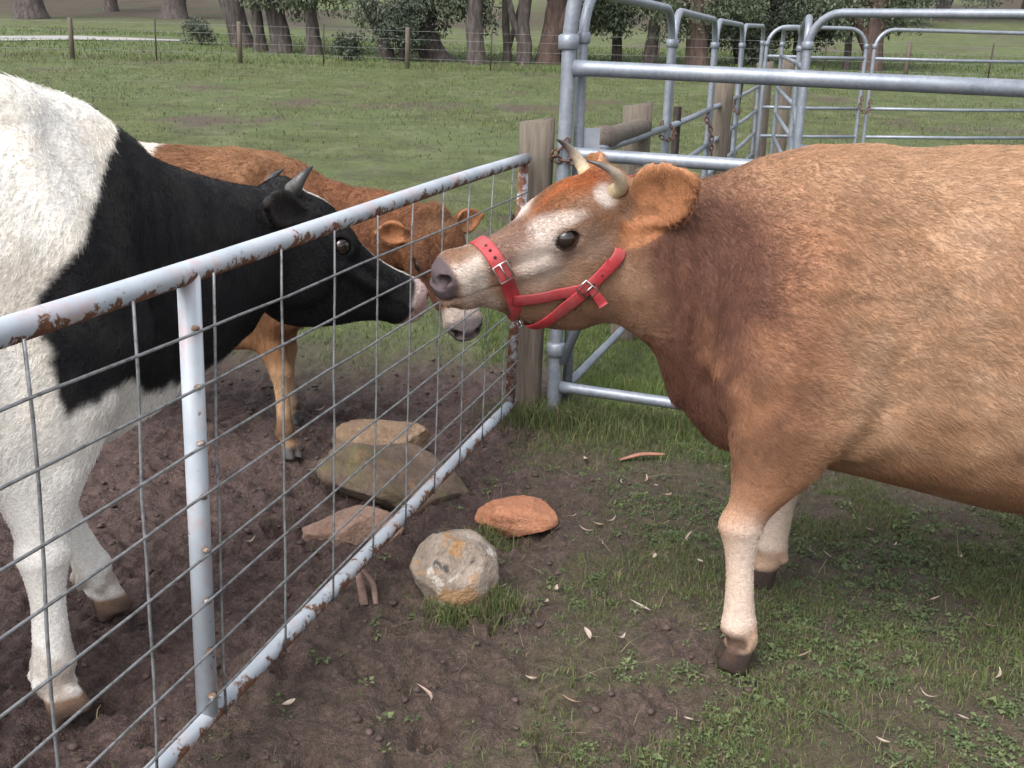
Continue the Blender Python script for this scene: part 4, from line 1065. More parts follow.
# ------------------------------------------------------------------ wooden posts, log and steel pickets
t = NT('weathered_timber'); v = t.mapping(t.coord(), (14, 14, 1.1)); n = t.noise(v, 4, 7, .65, .4)
t.base(t.mix(t.ramp(t.noise(t.coord(), 3, 5, .6), [(.4, 0.0), (.75, .5)]), t.ramp(n, [(.25, (.052, .038, .031)), (.5, (.118, .090, .072)), (.75, (.18, .145, .120))]), (.13, .135, .10)))
t.set(Roughness=.9); t.bump(n, .7, .008); M_WOOD = t.m
def wood_post(name, label, x, y, h, r, square=2.6, lean=(0, 0), seed=0, group='weathered wooden yard posts'):
    z0 = gz(x, y) - .06; n, m = 22, 9; V = []
    for j, zz in enumerate(np.linspace(0, h + .06, m)):
        a = np.linspace(0, 2 * math.pi, n, endpoint=False) + seed
        rr = r / (np.abs(np.cos(a - seed * .7)) ** square + np.abs(np.sin(a - seed * .7)) ** square) ** (1 / square)
        q = np.stack([np.cos(a) * rr + lean[0] * zz, np.sin(a) * rr + lean[1] * zz, np.full(n, zz)], 1)
        q[:, :2] += ((vnoise(np.stack([a * 2.5, a * 0 + zz * .8], 1), 1, seed + 5) - .5) * .016)[:, None] * np.stack([np.cos(a), np.sin(a)], 1)
        if j == m - 1: q[:, 2] += (vnoise(q[:, :2], 26, seed) - .5) * .022 + .01 * np.cos(a)
        V.append(q)
    V = np.concatenate(V + [[[lean[0] * h, lean[1] * h, h + .063]]]); k = np.arange(n); k2 = (k + 1) % n
    Q = np.concatenate([np.stack([i * n + k, i * n + k2, (i + 1) * n + k2, (i + 1) * n + k], 1) for i in range(m - 1)])
    o = put_mesh(name, V, [Q, np.stack([(m - 1) * n + k, (m - 1) * n + k2, np.full(n, m * n)], 1)], M_WOOD)
    o.location = (x, y, z0); return tag(o, label, 'post', group)
wood_post('wooden_post', 'weathered square wooden gate post where the mesh gate ends', .060, 4.50, 1.275, .072, 5.0, (.006, 0), 0)
wood_post('wooden_post', 'grey wooden post just behind the log rail', .63, 5.85, 1.30, .075, 2.4, (0, 0), 2)
wood_post('wooden_post', 'pale wooden post beyond the second receding panel', 1.66, 9.1, 1.36, .085, 2.4, (.02, 0), 3)
wood_post('wooden_post', 'wooden post behind the far yard corner', 2.86, 12.9, 1.40, .095, 2.4, (0, 0), 4)
wood_post('wooden_post', 'thin wooden post in the far paddock right of the yard corner', 3.35, 13.9, 1.45, .085, 2.4, (0, 0), 5)
lg = put_tube('log_rail', np.array([(.335, 4.86, 1.165), (.34, 4.875, 1.166), (.46, 5.2, 1.178), (.67, 5.84, 1.195)]), np.array([.040, .046, .048, .047]), M_WOOD, None, 16, 12)
tag(lg, 'short round wooden log rail resting against the grey post', 'log')
t = NT('dark_steel_picket'); t.base(t.ramp(t.noise(t.coord(), 30, 5, .6), [(.3, (.018, .014, .013)), (.7, (.055, .038, .030))])); t.set(Roughness=.75); M_PICK = t.m
def picket(label, x, y, h, lean=(0, 0), w=.028):
    z0 = gz(x, y) - .05; B = Bag()
    for a in (0, 2.09, 4.19):
        c, s_ = math.cos(a + .5), math.sin(a + .5); n_ = np.array([-s_, c, 0]) * .003; e = np.array([c, s_, 0]) * w; top = np.array([lean[0] * h, lean[1] * h, h + .05])
        V = np.array([n_, e + n_, e - n_, -n_]); V = np.concatenate([V, V + top]); B.add(V, np.array([[0, 1, 5, 4], [1, 2, 6, 5], [2, 3, 7, 6], [3, 0, 4, 7], [4, 5, 6, 7]]))
    o = B.build('steel_picket', M_PICK, smooth=False); o.location = (x, y, z0); return tag(o, label, 'picket', 'dark steel pickets by the yard')
picket('dark steel picket standing behind the second receding panel', .98, 6.75, 1.25)
picket('leaning dark steel picket behind the third receding panel', 2.02, 10.6, 1.33, (.09, 0))
# ------------------------------------------------------------------ rocks, sticks, fallen leaves
def ico(sub):
    import bmesh
    bm = bmesh.new(); bmesh.ops.create_icosphere(bm, subdivisions=sub, radius=1.0)
    V = np.array([v.co[:] for v in bm.verts]); F = np.array([[v.index for v in f.verts] for f in bm.faces]); bm.free(); return V, F
IV, IF = ico(5)
def rock(name, label, loc, size, mat, seed, planes=9, rz=0.0, cut=.78, rough=.10, extra=(), ry=0.0):
    rng = np.random.default_rng(seed); V = IV.copy()
    N = rng.normal(size=(planes, 3)); N /= np.linalg.norm(N, axis=1)[:, None]
    N = np.concatenate([N, np.array(extra).reshape(-1, 3)]) if len(extra) else N
    D = rng.uniform(cut - .10, cut + .10, len(N))
    for n_, d_ in zip(N, D):
        n_ = n_ / np.linalg.norm(n_); e = V @ n_ - d_; V = V - np.clip(e, 0, None)[:, None] * n_ * .985
    V = V * (1 + (fbm(V + seed, 2.2, 4, seed)[:, None] - .5) * rough * 2.2 + (fbm(V + seed, 9, 3, seed + 3)[:, None] - .5) * rough * .55)
    o = put_mesh(name, V * np.array(size), IF, mat); o.rotation_euler = (0, ry, rz)
    o.location = (loc[0], loc[1], terrain(np.array([loc[0]]), np.array([loc[1]]))[0] + loc[2]); return tag(o, label, 'rock')
def rock_mat(name, base, patches=(), bump=.6, scale=6):
    t = NT(name); v = t.coord(); c = t.ramp(t.noise(v, scale, 7, .65, .2), base)
    for sc, lo, hi, colr, amt, sd in patches:
        m = t.node('Mapping'); m.inputs['Location'].default_value = (sd * 3.7, sd * 1.3, sd); t.link(v, m.inputs[0])
        c = t.mix(t.ramp(t.noise(m.outputs[0], sc, 5, .55, .3), [(lo, 0.0), (hi, amt)]), c, colr)
    c = t.mix(1.0, c, t.ramp(t.noise(v, 70, 5, .7), [(.3, .70), (.7, 1.22)]), 'MULTIPLY')
    t.base(c); t.set(Roughness=.92); t.bump(t.math('ADD', t.noise(v, 28, 8, .7), t.noise(v, 110, 4, .6)), bump, .012); return t.m
M_LICH = rock_mat('lichened_pale_stone', [(.3, (.17, .135, .105)), (.5, (.28, .225, .18)), (.7, (.40, .335, .28))],
                  [(8, .56, .60, (.055, .052, .050), .9, 1), (7, .54, .60, (.36, .20, .085), .8, 2), (11, .60, .66, (.52, .48, .43), .8, 3)])
M_SAND = rock_mat('orange_sandstone', [(.3, (.30, .115, .060)), (.55, (.43, .19, .105)), (.75, (.50, .26, .16))], [(8, .6, .75, (.22, .10, .07), .7, 4)])
M_BOUL = rock_mat('mossy_brown_boulder', [(.3, (.085, .060, .048)), (.5, (.145, .102, .076)), (.72, (.215, .155, .112))], [(5, .52, .66, (.15, .135, .060), .8, 5), (9, .58, .7, (.30, .17, .09), .7, 6)])
M_SLAB = rock_mat('brown_stone_slab', [(.3, (.20, .12, .085)), (.55, (.31, .20, .15)), (.75, (.42, .29, .22))], [(7, .6, .74, (.16, .09, .07), .7, 7)])
M_GOLD = rock_mat('golden_brown_slab', [(.3, (.15, .098, .062)), (.55, (.25, .168, .108)), (.75, (.35, .25, .17))], [(7, .58, .72, (.46, .35, .24), .7, 8)])
rock('rock', 'pale squarish rock with black and orange lichen spots in the grass', (-.150, 2.785, .074), (.136, .116, .128), M_LICH, 3, 12, .3, .88, .08, [(0, -.8, .6), (.1, 0, 1)])
rock('rock', 'flat orange sandstone rock lying in the grass', (.028, 3.275, .036), (.150, .098, .078), M_SAND, 8, 14, -.08, .76, .08, [(0, 0, 1)])
rock('rock', 'large mossy brown boulder under the mesh gate', (-.405, 3.60, .015), (.310, .240, .142), M_BOUL, 15, 16, .25, .80, .11, [(-.1, -.5, .86)], .40)
rock('rock', 'flat brown stone slab half sunk in the mud', (-.50, 3.17, .018), (.175, .105, .085), M_SLAB, 21, 14, .25, .74, .09, [(0, 0, 1)])
rock('rock', 'golden brown slab behind the mossy boulder', (-.50, 3.90, .065), (.200, .11, .105), M_GOLD, 33, 14, -.12, .72, .09, [(0, -.1, 1)])
M_BARK = mat_plain('dead_bark', [(.3, (.12, .075, .06)), (.6, (.24, .155, .125)), (.8, (.34, .24, .20))], 14, .9, .5, .004, 0, (1, 1, 6))
M_REDB = mat_plain('red_bark', [(.3, (.24, .10, .07)), (.6, (.36, .17, .12)), (.8, (.44, .25, .18))], 14, .9, .4, .003)
def stick(label, pts, r, mat, flat=.6):
    P = np.array([(x, y, gz(x, y) + z) for x, y, z in pts]); o = put_mesh('stick', *tube(P, r, 8, 10, flat=flat), mat); return tag(o, label, 'stick')
stick('dark split stick leaning in the mud under the gate', [(-.455, 2.83, .10), (-.430, 2.77, .045), (-.405, 2.70, .006)], np.array([.008, .011, .013]), M_BARK)
stick('second dark stick beside the split one under the gate', [(-.435, 2.84, .07), (-.395, 2.78, .03), (-.372, 2.70, .006)], np.array([.006, .009, .008]), M_BARK)
stick('flat reddish strip of bark lying in the grass', [(.44, 3.93, .02), (.52, 3.94, .028), (.62, 3.95, .022)], np.array([.008, .014, .010]), M_REDB, .4)
# curled dry gum leaves
t = NT('dry_gum_leaf'); inf = t.node('ObjectInfo')
t.base(t.mix(inf.outputs['Random'], t.ramp(t.noise(t.coord(), 60, 4, .6), [(.3, (.30, .235, .19)), (.7, (.46, .39, .33))]), t.ramp(t.noise(t.coord(), 50, 4, .6), [(.3, (.20, .12, .08)), (.7, (.38, .27, .20))])))
t.set(Roughness=.75); M_LEAF = t.m
def leaf_mesh(name, L, W, curl, bend):
    n = 11; s = np.linspace(0, 1, n); w = W * np.sin(np.clip(s * .96 + .02, 0, 1) * math.pi) ** .75 * (1 - .35 * s)
    V = []
    for i in range(n):
        for q in (-1, 0, 1): V.append(((s[i] - .5) * L, q * w[i] + bend * L * (s[i] - .5) ** 2 * 4, curl * L * (4 * (s[i] - .5) ** 2) * .35 + abs(q) * w[i] * .45))
    V = np.array(V); Q = np.concatenate([np.array([[i * 3 + j, (i + 1) * 3 + j, (i + 1) * 3 + j + 1, i * 3 + j + 1] for j in (0, 1)]) for i in range(n - 1)])
    V2 = V - (0, 0, .0012); b = len(V)
    return np.concatenate([V, V2]), np.concatenate([Q, Q[:, ::-1] + b])
LM_ = [leaf_mesh('l', .085, .0085, .5, .12), leaf_mesh('l', .062, .0105, .35, -.1), leaf_mesh('l', .105, .0075, .6, .2), leaf_mesh('l', .045, .012, .5, 0)]
LEAFXY = [(0.22, 3.35), (0.31, 3.31), (0.36, 3.33), (0.33, 3.27), (0.15, 2.82), (0.17, 2.23), (0.3, 3.9), (0.28, 3.95), (0.42, 3.64), (0.55, 3.64), (0.52, 3.69), (0.59, 3.5), (0.58, 3.55), (0.59, 3.17), (0.61, 3.01), (1.31, 3.2), (1.28, 3.18), (1.38, 2.67), (0.8, 2.49), (-0.14, 2.47), (-0.51, 2.17), (0.26, 3.22), (0.12, 2.74), (0.18, 2.73), (1.04, 3.07), (1.24, 3.31), (1.11, 3.0), (1.12, 2.06), (1.12, 2.21), (1.07, 2.31), (0.89, 2.11), (0.75, 2.33), (0.32, 2.54), (0.07, 2.34), (0.39, 2.71), (0.56, 2.79), (0.47, 3.04), (-0.02, 2.81), (0.23, 2.54), (0.98, 2.58), (1.27, 2.82), (1.47, 3.1), (1.29, 2.4), (0.57, 2.11), (0.45, 2.18), (-0.18, 2.24), (-0.92, 2.9), (-1.08, 3.84), (-0.86, 4.49), (-0.76, 3.71), (-0.83, 3.09), (-0.94, 2.24)]
lp = [put_mesh('fallen_leaf', V, F, M_LEAF) for V, F in LM_]
LEAFXY = [q for i, q in enumerate(LEAFXY) if i % 4 != 3]
for i, (x, y) in enumerate(LEAFXY):
    k = i % 4; o = lp[i] if i < 4 else link_copy(lp[k])
    s_ = random.uniform(.42, .8); o.scale = (s_, s_, s_); o.location = (x, y, gz(x, y) + .016)
    o.rotation_euler = (random.uniform(-.3, .3), random.uniform(-.25, .25), random.uniform(0, 6.28))
    muddy = side_of_gate(x, y) < 0
    tag(o, 'dry pale gum leaf lying on the bare mud behind the gate' if muddy else 'dry pale gum leaf lying on the trampled grass', 'leaf', 'dry leaves on the mud' if muddy else 'dry leaves on the trampled grass')
# ------------------------------------------------------------------ turf: blades, broad weeds, clods
def scatter(n, x0, x1, y0, y1, accept, rng):
    x = rng.uniform(x0, x1, n); y = rng.uniform(y0, y1, n); k = rng.random(n) < accept(x, y); return x[k], y[k]
def blades(x, y, h, w, rng, bend=.7):
    n = len(x); z = ground_z(x, y) - .004; a = rng.uniform(0, 6.28, n); b = rng.uniform(.15, 1.0, n) * bend
    dx, dy = np.cos(a), np.sin(a); tw = rng.uniform(0, 6.28, n); wx, wy = np.cos(tw) * w, np.sin(tw) * w
    base = np.stack([x, y, z], 1); mid = base + np.stack([dx * h * b * .28, dy * h * b * .28, h * .58], 1); tip = base + np.stack([dx * h * b, dy * h * b, h * (1 - .38 * b)], 1)
    W = np.stack([wx, wy, 0 * wx], 1)
    V = np.stack([base - W, base + W, mid + W * .7, mid - W * .7, tip], 1).reshape(-1, 3); i = np.arange(n)[:, None] * 5
    return V, [i + np.array([[0, 1, 2, 3]]), i + np.array([[3, 2, 4]])]
def gcol(n, rng, x, y, straw=.17):
    p = np.stack([x, y], 1); t_ = np.clip(fbm(p, 1.2, 3, 201) * .9 + rng.normal(0, .16, n), 0, 1)[:, None]
    c = np.array((.066, .098, .031)) * (1 - t_) + np.array((.160, .190, .074)) * t_
    s_ = rng.random(n) < straw; c[s_] = np.array((.22, .185, .105)) * rng.uniform(.6, 1.3, (s_.sum(), 1)); return c * rng.uniform(.7, 1.25, (n, 1))
t = NT('grass_blade'); t.base(t.attr()); t.set(Roughness=.6); t.b.inputs['Specular IOR Level'].default_value = .3
tr = t.node('BsdfTranslucent'); mx = t.node('MixShader'); mx.inputs[0].default_value = .25
t.link(t.attr(), tr.inputs[0]); t.link(t.b.outputs[0], mx.inputs[1]); t.link(tr.outputs[0], mx.inputs[2]); t.link(mx.outputs[0], t.out.inputs[0]); M_GRASS = t.m
rng = np.random.default_rng(77); B = Bag()
def turf_p(x, y): return np.clip(1 - mud_mask(x, y) * 1.15, 0, 1)
def tuft_p(x, y):
    p = np.stack([x, y], 1); c = sstep(.40, .62, fbm(p, 3.2, 3, 211)); return np.clip((.10 + .95 * c) * turf_p(x, y) + .015, 0, 1)
x, y = scatter(240000, -1.0, 2.9, 1.55, 4.3, tuft_p, rng); h = rng.uniform(.012, .038, len(x)) * (.7 + .8 * fbm(np.stack([x, y], 1), 2.2, 2, 215))
V, F = blades(x, y, h, rng.uniform(.0008, .0017, len(x)), rng, 1.0); B.add(V, F, np.repeat(gcol(len(x), rng, x, y), 5, 0))
def lush_p(x, y): return turf_p(x, y) * (.25 + .75 * sstep(.38, .6, fbm(np.stack([x, y], 1), 1.6, 3, 221)))
x, y = scatter(110000, -.2, 3.6, 3.9, 7.5, lush_p, rng); l = sstep(.5, .0, np.abs(y - 4.75 + .2 * x)) * sstep(-.1, .3, x)
h = rng.uniform(.025, .06, len(x)) + l * rng.uniform(0, .09, len(x)); V, F = blades(x, y, h, rng.uniform(.0010, .0022, len(x)), rng, .9)
B.add(V, F, np.repeat(gcol(len(x), rng, x, y, .09) * (1 + .45 * l[:, None]) * np.array((.95, 1.08, .85)), 5, 0))
x, y = scatter(230000, -5, 9, 4.4, 15, lambda x, y: turf_p(x, y) * (.15 + .6 * sstep(.42, .6, fbm(np.stack([x, y], 1), 1.1, 3, 231))) * sstep(16, 6, y), rng)
h = rng.uniform(.02, .055, len(x)); V, F = blades(x, y, h, rng.uniform(.002, .004, len(x)), rng, 1.0); B.add(V, F, np.repeat(gcol(len(x), rng, x, y, .14), 5, 0))
x, y = scatter(90000, -16, 20, 14, 36, lambda x, y: .2 + .6 * sstep(.42, .62, fbm(np.stack([x, y], 1), .5, 3, 241)), rng)
vg = sstep(31, 34, y); h = rng.uniform(.03, .08, len(x)) + vg * rng.uniform(.02, .12, len(x)); V, F = blades(x, y, h, rng.uniform(.005, .011, len(x)), rng, 1.0)
B.add(V, F, np.repeat(gcol(len(x), rng, x, y, .16), 5, 0))
x, y = scatter(30000, -34, 34, 34, 56, lambda x, y: .9 * ((y < 44.6) | (y > 50) | (x > -14)), rng); h = rng.uniform(.06, .18, len(x)); V, F = blades(x, y, h, rng.uniform(.010, .022, len(x)), rng, 1.0)
B.add(V, F, np.repeat(gcol(len(x), rng, x, y, .06) * np.array((.9, 1.05, .8)), 5, 0))
# longer tufts at the posts and the pale rock
for cx, cy, r_, n_, hh in ((.10, 4.42, .22, 900, .13), (.22, 4.36, .16, 700, .15), (-.14, 2.66, .10, 500, .07), (-.02, 2.72, .08, 350, .08), (.45, 4.3, .3, 900, .12), (.9, 4.4, .4, 1000, .12), (-.05, 3.15, .10, 250, .07)):
    x = rng.normal(cx, r_ * .5, n_); y = rng.normal(cy, r_ * .4, n_); V, F = blades(x, y, rng.uniform(.4, 1.1, n_) * hh, rng.uniform(.0012, .0024, n_), rng, .9); B.add(V, F, np.repeat(gcol(n_, rng, x, y, .15), 5, 0))
x = rng.uniform(-.3, 2.6, 420); y = rng.uniform(1.8, 4.7, 420); V, F = blades(x, y, rng.uniform(.06, .16, 420), rng.uniform(.0008, .0016, 420), rng, 2.4)
V[4::5, 2] = ground_z(V[4::5, 0], V[4::5, 1]) + .015; V[2::5, 2] = ground_z(V[2::5, 0], V[2::5, 1]) + .022; V[3::5, 2] = V[2::5, 2]
B.add(V, F, np.repeat(np.array([[.30, .25, .165]]) * rng.uniform(.5, 1.2, (420, 1)), 5, 0))
tag(B.build('grass', M_GRASS, smooth=False), 'short trampled green grass over the paddock', 'grass', kind='stuff')
# broad leaved weeds: flat rosettes
def rosettes(x, y, size, rng, leaves=(4, 8)):
    V, F, C = [], [], []; k = 0; zz = ground_z(x, y)
    for i in range(len(x)):
        nl = rng.integers(*leaves); a0 = rng.uniform(0, 6.28); base = np.array([x[i], y[i], zz[i]]); g_ = rng.uniform(0, 1); colr = np.array((.075, .108, .048)) * (1 - g_) + np.array((.145, .180, .078)) * g_
        for j in range(nl):
            a = a0 + j * 6.283 / nl + rng.normal(0, .25); L = size[i] * rng.uniform(.6, 1.2); w = L * rng.uniform(.22, .36); d = np.array([math.cos(a), math.sin(a), 0]); q = np.array([-d[1], d[0], 0])
            u1, u2, u3 = rng.uniform(.15, .5), rng.uniform(.2, .6), rng.uniform(-.05, .45); st = .35
            P = [base + d * L * st + (0, 0, L * u1 * .5), base + d * L * .62 + q * w + (0, 0, L * u2), base + d * L * .62 + (0, 0, L * u2 * .72), base + d * L * .62 - q * w + (0, 0, L * u2), base + d * L + (0, 0, L * u3), base + (0, 0, .002)]
            V += P; F += [[k, k + 2, k + 1], [k, k + 3, k + 2], [k + 1, k + 2, k + 4], [k + 2, k + 3, k + 4], [k + 5, k + 2, k]]; C += [colr * rng.uniform(.75, 1.25)] * 6; k += 6
    return np.array(V), np.array(F), np.array(C)
x, y = scatter(22000, -.9, 2.9, 1.6, 4.2, lambda x, y: np.clip(sstep(.44, .6, fbm(np.stack([x, y], 1), 2.6, 3, 251)) * turf_p(x, y) * .8 + .03, 0, 1) * sstep(-.25, .1, side_of_gate(x, y)), rng)
sz = rng.uniform(.008, .024, len(x)) * (1 + (rng.random(len(x)) < .08) * .6); V, F, Cc = rosettes(x, y, sz, rng)
tag(put_mesh('ground_weeds', V, F, M_GRASS, smooth=False, colors=Cc), 'low broad leaved weeds scattered through the grass', 'weeds', kind='stuff')
# mud clods
cv, cf = ico(1); B = Bag(); rng = np.random.default_rng(5)
x, y = scatter(3000, -2.2, .9, 1.6, 5.4, lambda x, y: mud_mask(x, y) ** 2, rng); zz = ground_z(x, y)
for i in range(len(x)):
    s_ = .003 + .010 * rng.random() ** 3; V = cv * (1 + rng.uniform(-.35, .35, (len(cv), 1))) * s_ * np.array([1.3, 1.1, .7]); a = rng.uniform(0, 6.28); c_, q_ = math.cos(a), math.sin(a)
    V = np.stack([V[:, 0] * c_ - V[:, 1] * q_, V[:, 0] * q_ + V[:, 1] * c_, V[:, 2]], 1); B.add(V + (x[i], y[i], zz[i] + s_ * .25), cf)
tag(B.build('mud_clods', mat_plain('mud_clod', [(.3, (.040, .026, .023)), (.55, (.075, .048, .041)), (.8, (.13, .088, .074))], 30, .75, .5, .004), smooth=True), 'loose crumbs of trodden mud', 'mud', kind='stuff')
# ------------------------------------------------------------------ gum trees, bushes, far fence
t = NT('gum_bark'); v = t.mapping(t.coord(), (3.0, 3.0, .8)); n = t.noise(v, 2.4, 7, .65, .6)
t.base(t.ramp(n, [(.28, (.026, .021, .020)), (.48, (.062, .050, .046)), (.66, (.115, .096, .090)), (.8, (.19, .165, .155))])); t.set(Roughness=.95); t.bump(n, .9, .06); M_GUM = t.m
t = NT('red_gum_bark'); v = t.mapping(t.coord(), (3.0, 3.0, .8)); n = t.noise(v, 2.4, 7, .65, .6)
t.base(t.ramp(n, [(.28, (.030, .021, .018)), (.5, (.075, .048, .040)), (.75, (.135, .092, .076))])); t.set(Roughness=.95); t.bump(n, .9, .06); M_GUMR = t.m
t = NT('gum_foliage'); t.base(t.attr()); t.set(Roughness=.6)
tr = t.node('BsdfTranslucent'); mx = t.node('MixShader'); mx.inputs[0].default_value = .2
t.link(t.attr(), tr.inputs[0]); t.link(t.b.outputs[0], mx.inputs[1]); t.link(tr.outputs[0], mx.inputs[2]); t.link(mx.outputs[0], t.out.inputs[0]); M_FOL = t.m
def leaf_cloud(centers, radii, n, size, rng, droop=.6, tone=(.060, .082, .045), tone2=(.125, .150, .095)):
    """drooping narrow leaves in clumps"""
    k = rng.integers(0, len(centers), n); u = rng.normal(size=(n, 3)); u /= np.linalg.norm(u, axis=1)[:, None]; r = rng.random((n, 1)) ** .45
    P = centers[k] + u * r * radii[k]; P = P + (np.stack([fbm(P, 1.3, 2, 300 + i) for i in range(3)], 1) - .5) * radii[k] * .8
    d = rng.normal(size=(n, 3)) * .7; d[:, 2] -= droop * 1.3; d /= np.linalg.norm(d, axis=1)[:, None]
    s_ = np.cross(d, rng.normal(size=(n, 3))); s_ /= np.linalg.norm(s_, axis=1)[:, None]; L = size * rng.uniform(.6, 1.4, (n, 1)); w = L * rng.uniform(.13, .24, (n, 1))
    V = np.stack([P, P + d * L * .5 + s_ * w, P + d * L, P + d * L * .5 - s_ * w], 1).reshape(-1, 3); i = np.arange(n)[:, None] * 4
    g_ = np.clip(.5 + rng.normal(0, .22, (n, 1)) + (fbm(P, .9, 2, 310)[:, None] - .5), 0, 1)
    C = np.array(tone) * (1 - g_) + np.array(tone2) * g_
    return V, i + np.array([[0, 1, 2, 3]]), np.repeat(C, 4, 0)
TR = np.random.default_rng(404)
def drapes(n, w, z0, z1, r):
    return tuple((TR.uniform(-w, w), TR.uniform(-1, .6), TR.uniform(z0, z1), r * TR.uniform(.7, 1.2)) for _ in range(n))
def tree(label, x, y, r, h, lean=(0, 0), crown_z=4.0, spread=2.6, n=3600, mat=None, forks=2, hang=(), leaf=.155, name='gum_tree', tone=None, drop=1.05):
    z0 = float(terrain(np.array([x]), np.array([y]))[0]) - .05
    th = thing(name, label, 'tree', (x, y, z0), 0, 'gum trees behind the paddock'); B = Bag(); sd = int(abs(x * 31 + y * 7)) % 97
    def limb(p0, p1, r0, r1, wob=.12, m=14, seg=14, flare=0):
        q = np.linspace(p0, p1, m); q = q + (np.stack([vnoise(q, .7, sd + i) for i in range(3)], 1) - .5) * wob * np.linalg.norm(np.array(p1) - p0) * np.linspace(0, 1, m)[:, None] * np.array([1, 1, .2])
        rr = np.linspace(r0, r1, m) * (1 + flare * np.exp(-np.linspace(0, 1, m) * 14)); V, F = tube(q, rr, seg)
        nr = (fbm(V, 1.6 / max(r0, .05) * .4, 3, sd) - .5); c = np.repeat(q, seg, 0); c = np.concatenate([c, q[:1], q[-1:]])
        V = c + (V - c) * (1 + nr[:, None] * .5); B.add(V, F); return q
    top = np.array([lean[0] * h * .62, lean[1] * h * .62, h * .62]); tq = limb((0, 0, -.3), top, r * 1.05, r * .55, flare=.55, m=22, seg=18)
    if r > .13 and sd % 3:
        s = tq[int(len(tq) * .13)]; sg = -1 if sd % 2 else 1; limb(s, s + np.array([sg * h * TR.uniform(.10, .22), TR.uniform(-.4, .4), h * .42]), r * .62, r * .25, .16, 12, 12)
    cen = []
    for i in range(forks + 3):
        s = tq[int(len(tq) * (.42 + .55 * i / (forks + 3)))]; a = TR.uniform(0, 6.28); e = s + np.array([math.cos(a) * spread * .8, math.sin(a) * spread * .8, TR.uniform(.12, .32) * h])
        limb(s, e, r * .42, r * .10, .18, 10, 8)
        cen += [e, e * .7 + s * .3 + TR.normal(0, .4, 3), e + TR.normal(0, spread * .4, 3)]
    cen = [np.array(c) for c in cen]
    cen = [np.array([c[0], c[1], max(c[2], crown_z)]) for c in cen]
    rad = [np.array([spread * .55, spread * .55, spread * .38]) * TR.uniform(.7, 1.25) for _ in cen]
    for hx, hy, hz, hr in [(a_, b_, max(c_ - drop, .8), d_) for a_, b_, c_, d_ in hang]: cen.append(np.array([hx, hy, hz])); rad.append(np.array([hr, hr, hr * 1.15])); limb(tq[len(tq) // 3], np.array([hx, hy, hz + hr * .5]), r * .16, r * .03, .2, 8, 6)
    tr_ = B.build('trunk', mat or M_GUM, th)
    kw = dict(tone=tone[0], tone2=tone[1]) if tone else {}
    nn = int(n * 1.15) + 1900 * len(hang)
    V, F, C = leaf_cloud(np.array(cen), np.array(rad), nn, leaf, TR, **kw); put_mesh('crown', V, F, M_FOL, th, smooth=False, colors=C)
    return th
def bush(label, x, y, w, h, n=3500, leaf=.13, stems=5, tone=None):
    z0 = float(terrain(np.array([x]), np.array([y]))[0]); th = thing('bush', label, 'bush', (x, y, z0), 0, 'bushes behind the paddock'); B = Bag(); cen, rad = [], []
    for i in range(stems):
        a = TR.uniform(0, 6.28); e = np.array([math.cos(a) * w * .4 * TR.uniform(.3, 1), math.sin(a) * w * .35, h * TR.uniform(.55, .95)]); V, F = tube(np.array([(0, 0, -.1), e * .5 + (0, 0, .1 * h), e]), np.array([.06, .04, .015]), 7, 8); B.add(V, F)
        cen += [e, e * .6 + TR.normal(0, w * .15, 3) * (1, 1, .4)]
    for _ in range(stems * 2): cen.append(np.array([TR.uniform(-.45, .45) * w, TR.uniform(-.4, .4) * w, TR.uniform(.15, .85) * h]))
    rad = np.array([np.array([.22 * w, .22 * w, .22 * h]) * TR.uniform(.6, 1.2) for _ in cen]); B.build('stems', M_GUM, th)
    kw = dict(tone=tone[0], tone2=tone[1]) if tone else {}
    V, F, C = leaf_cloud(np.array(cen), rad, n, leaf, TR, .3, **kw); put_mesh('foliage', V, F, M_FOL, th, smooth=False, colors=C); return th
K = .00091
X = lambda px, Y: (px - 512) * K * Y * 1.0
DG = ((.040, .054, .036), (.105, .125, .085))
tree('thick old gum trunk standing beyond the gravel road at the far left', X(24, 66), 66, .86, 13, (-.10, 0), 6.5, 4, 2600)
tree('distant gum with low pale foliage beyond the road', X(104, 76), 76, .42, 11, (.03, 0), 4.6, 3.2, 3200, hang=((-1.5, 0, 3.6, 1.2), (1.6, 0, 3.4, 1.3)), tone=((.06, .085, .06), (.13, .16, .11)))
tree('broad gum trunk beyond the road left of the tree clump', X(167, 70), 70, .66, 12, (.02, 0), 5.6, 3.6, 3000)
tree('gum trunk leaning left at the edge of the tree clump', X(233, 43), 43, .26, 11, (-.30, 0), 4.6, 2.6, 2600)
tree('thick dark gum trunk leaning over the leaning one', X(236, 42.5), 42.5, .36, 12, (-.16, .03), 4.7, 3.0, 3000)
tree('straight gum trunk left of the forked stump', X(253, 40), 40, .21, 11, (-.10, 0), 4.3, 2.4, 2600, hang=((.9, 0, 3.5, .7),))
tree('heavy dark gum trunk spreading at its foot', X(272, 39.5), 39.5, .33, 12, (-.12, 0), 4.4, 2.8, 3000, hang=drapes(4, 1.6, 3.0, 3.6, .6))
tree('slim upright gum trunk standing by itself right of the heavy one', X(305, 39), 39, .24, 11, (-.02, 0), 4.4, 2.6, 2800, hang=drapes(5, 1.6, 2.9, 3.6, .7))
tree('dark leaning gum inside the leafy thicket', X(382, 38), 38, .20, 9, (-.34, 0), 3.4, 2.4, 3000, hang=drapes(5, 1.5, 2.2, 3.4, .62), tone=DG)
tree('thick fallen looking gum trunk leaning left at the thicket', X(432, 38.5), 38.5, .42, 9, (-.55, .1), 3.2, 2.4, 2600, hang=((-1.4, 0, 2.0, .9),) + drapes(4, 1.4, 2.4, 3.4, .6), tone=DG)
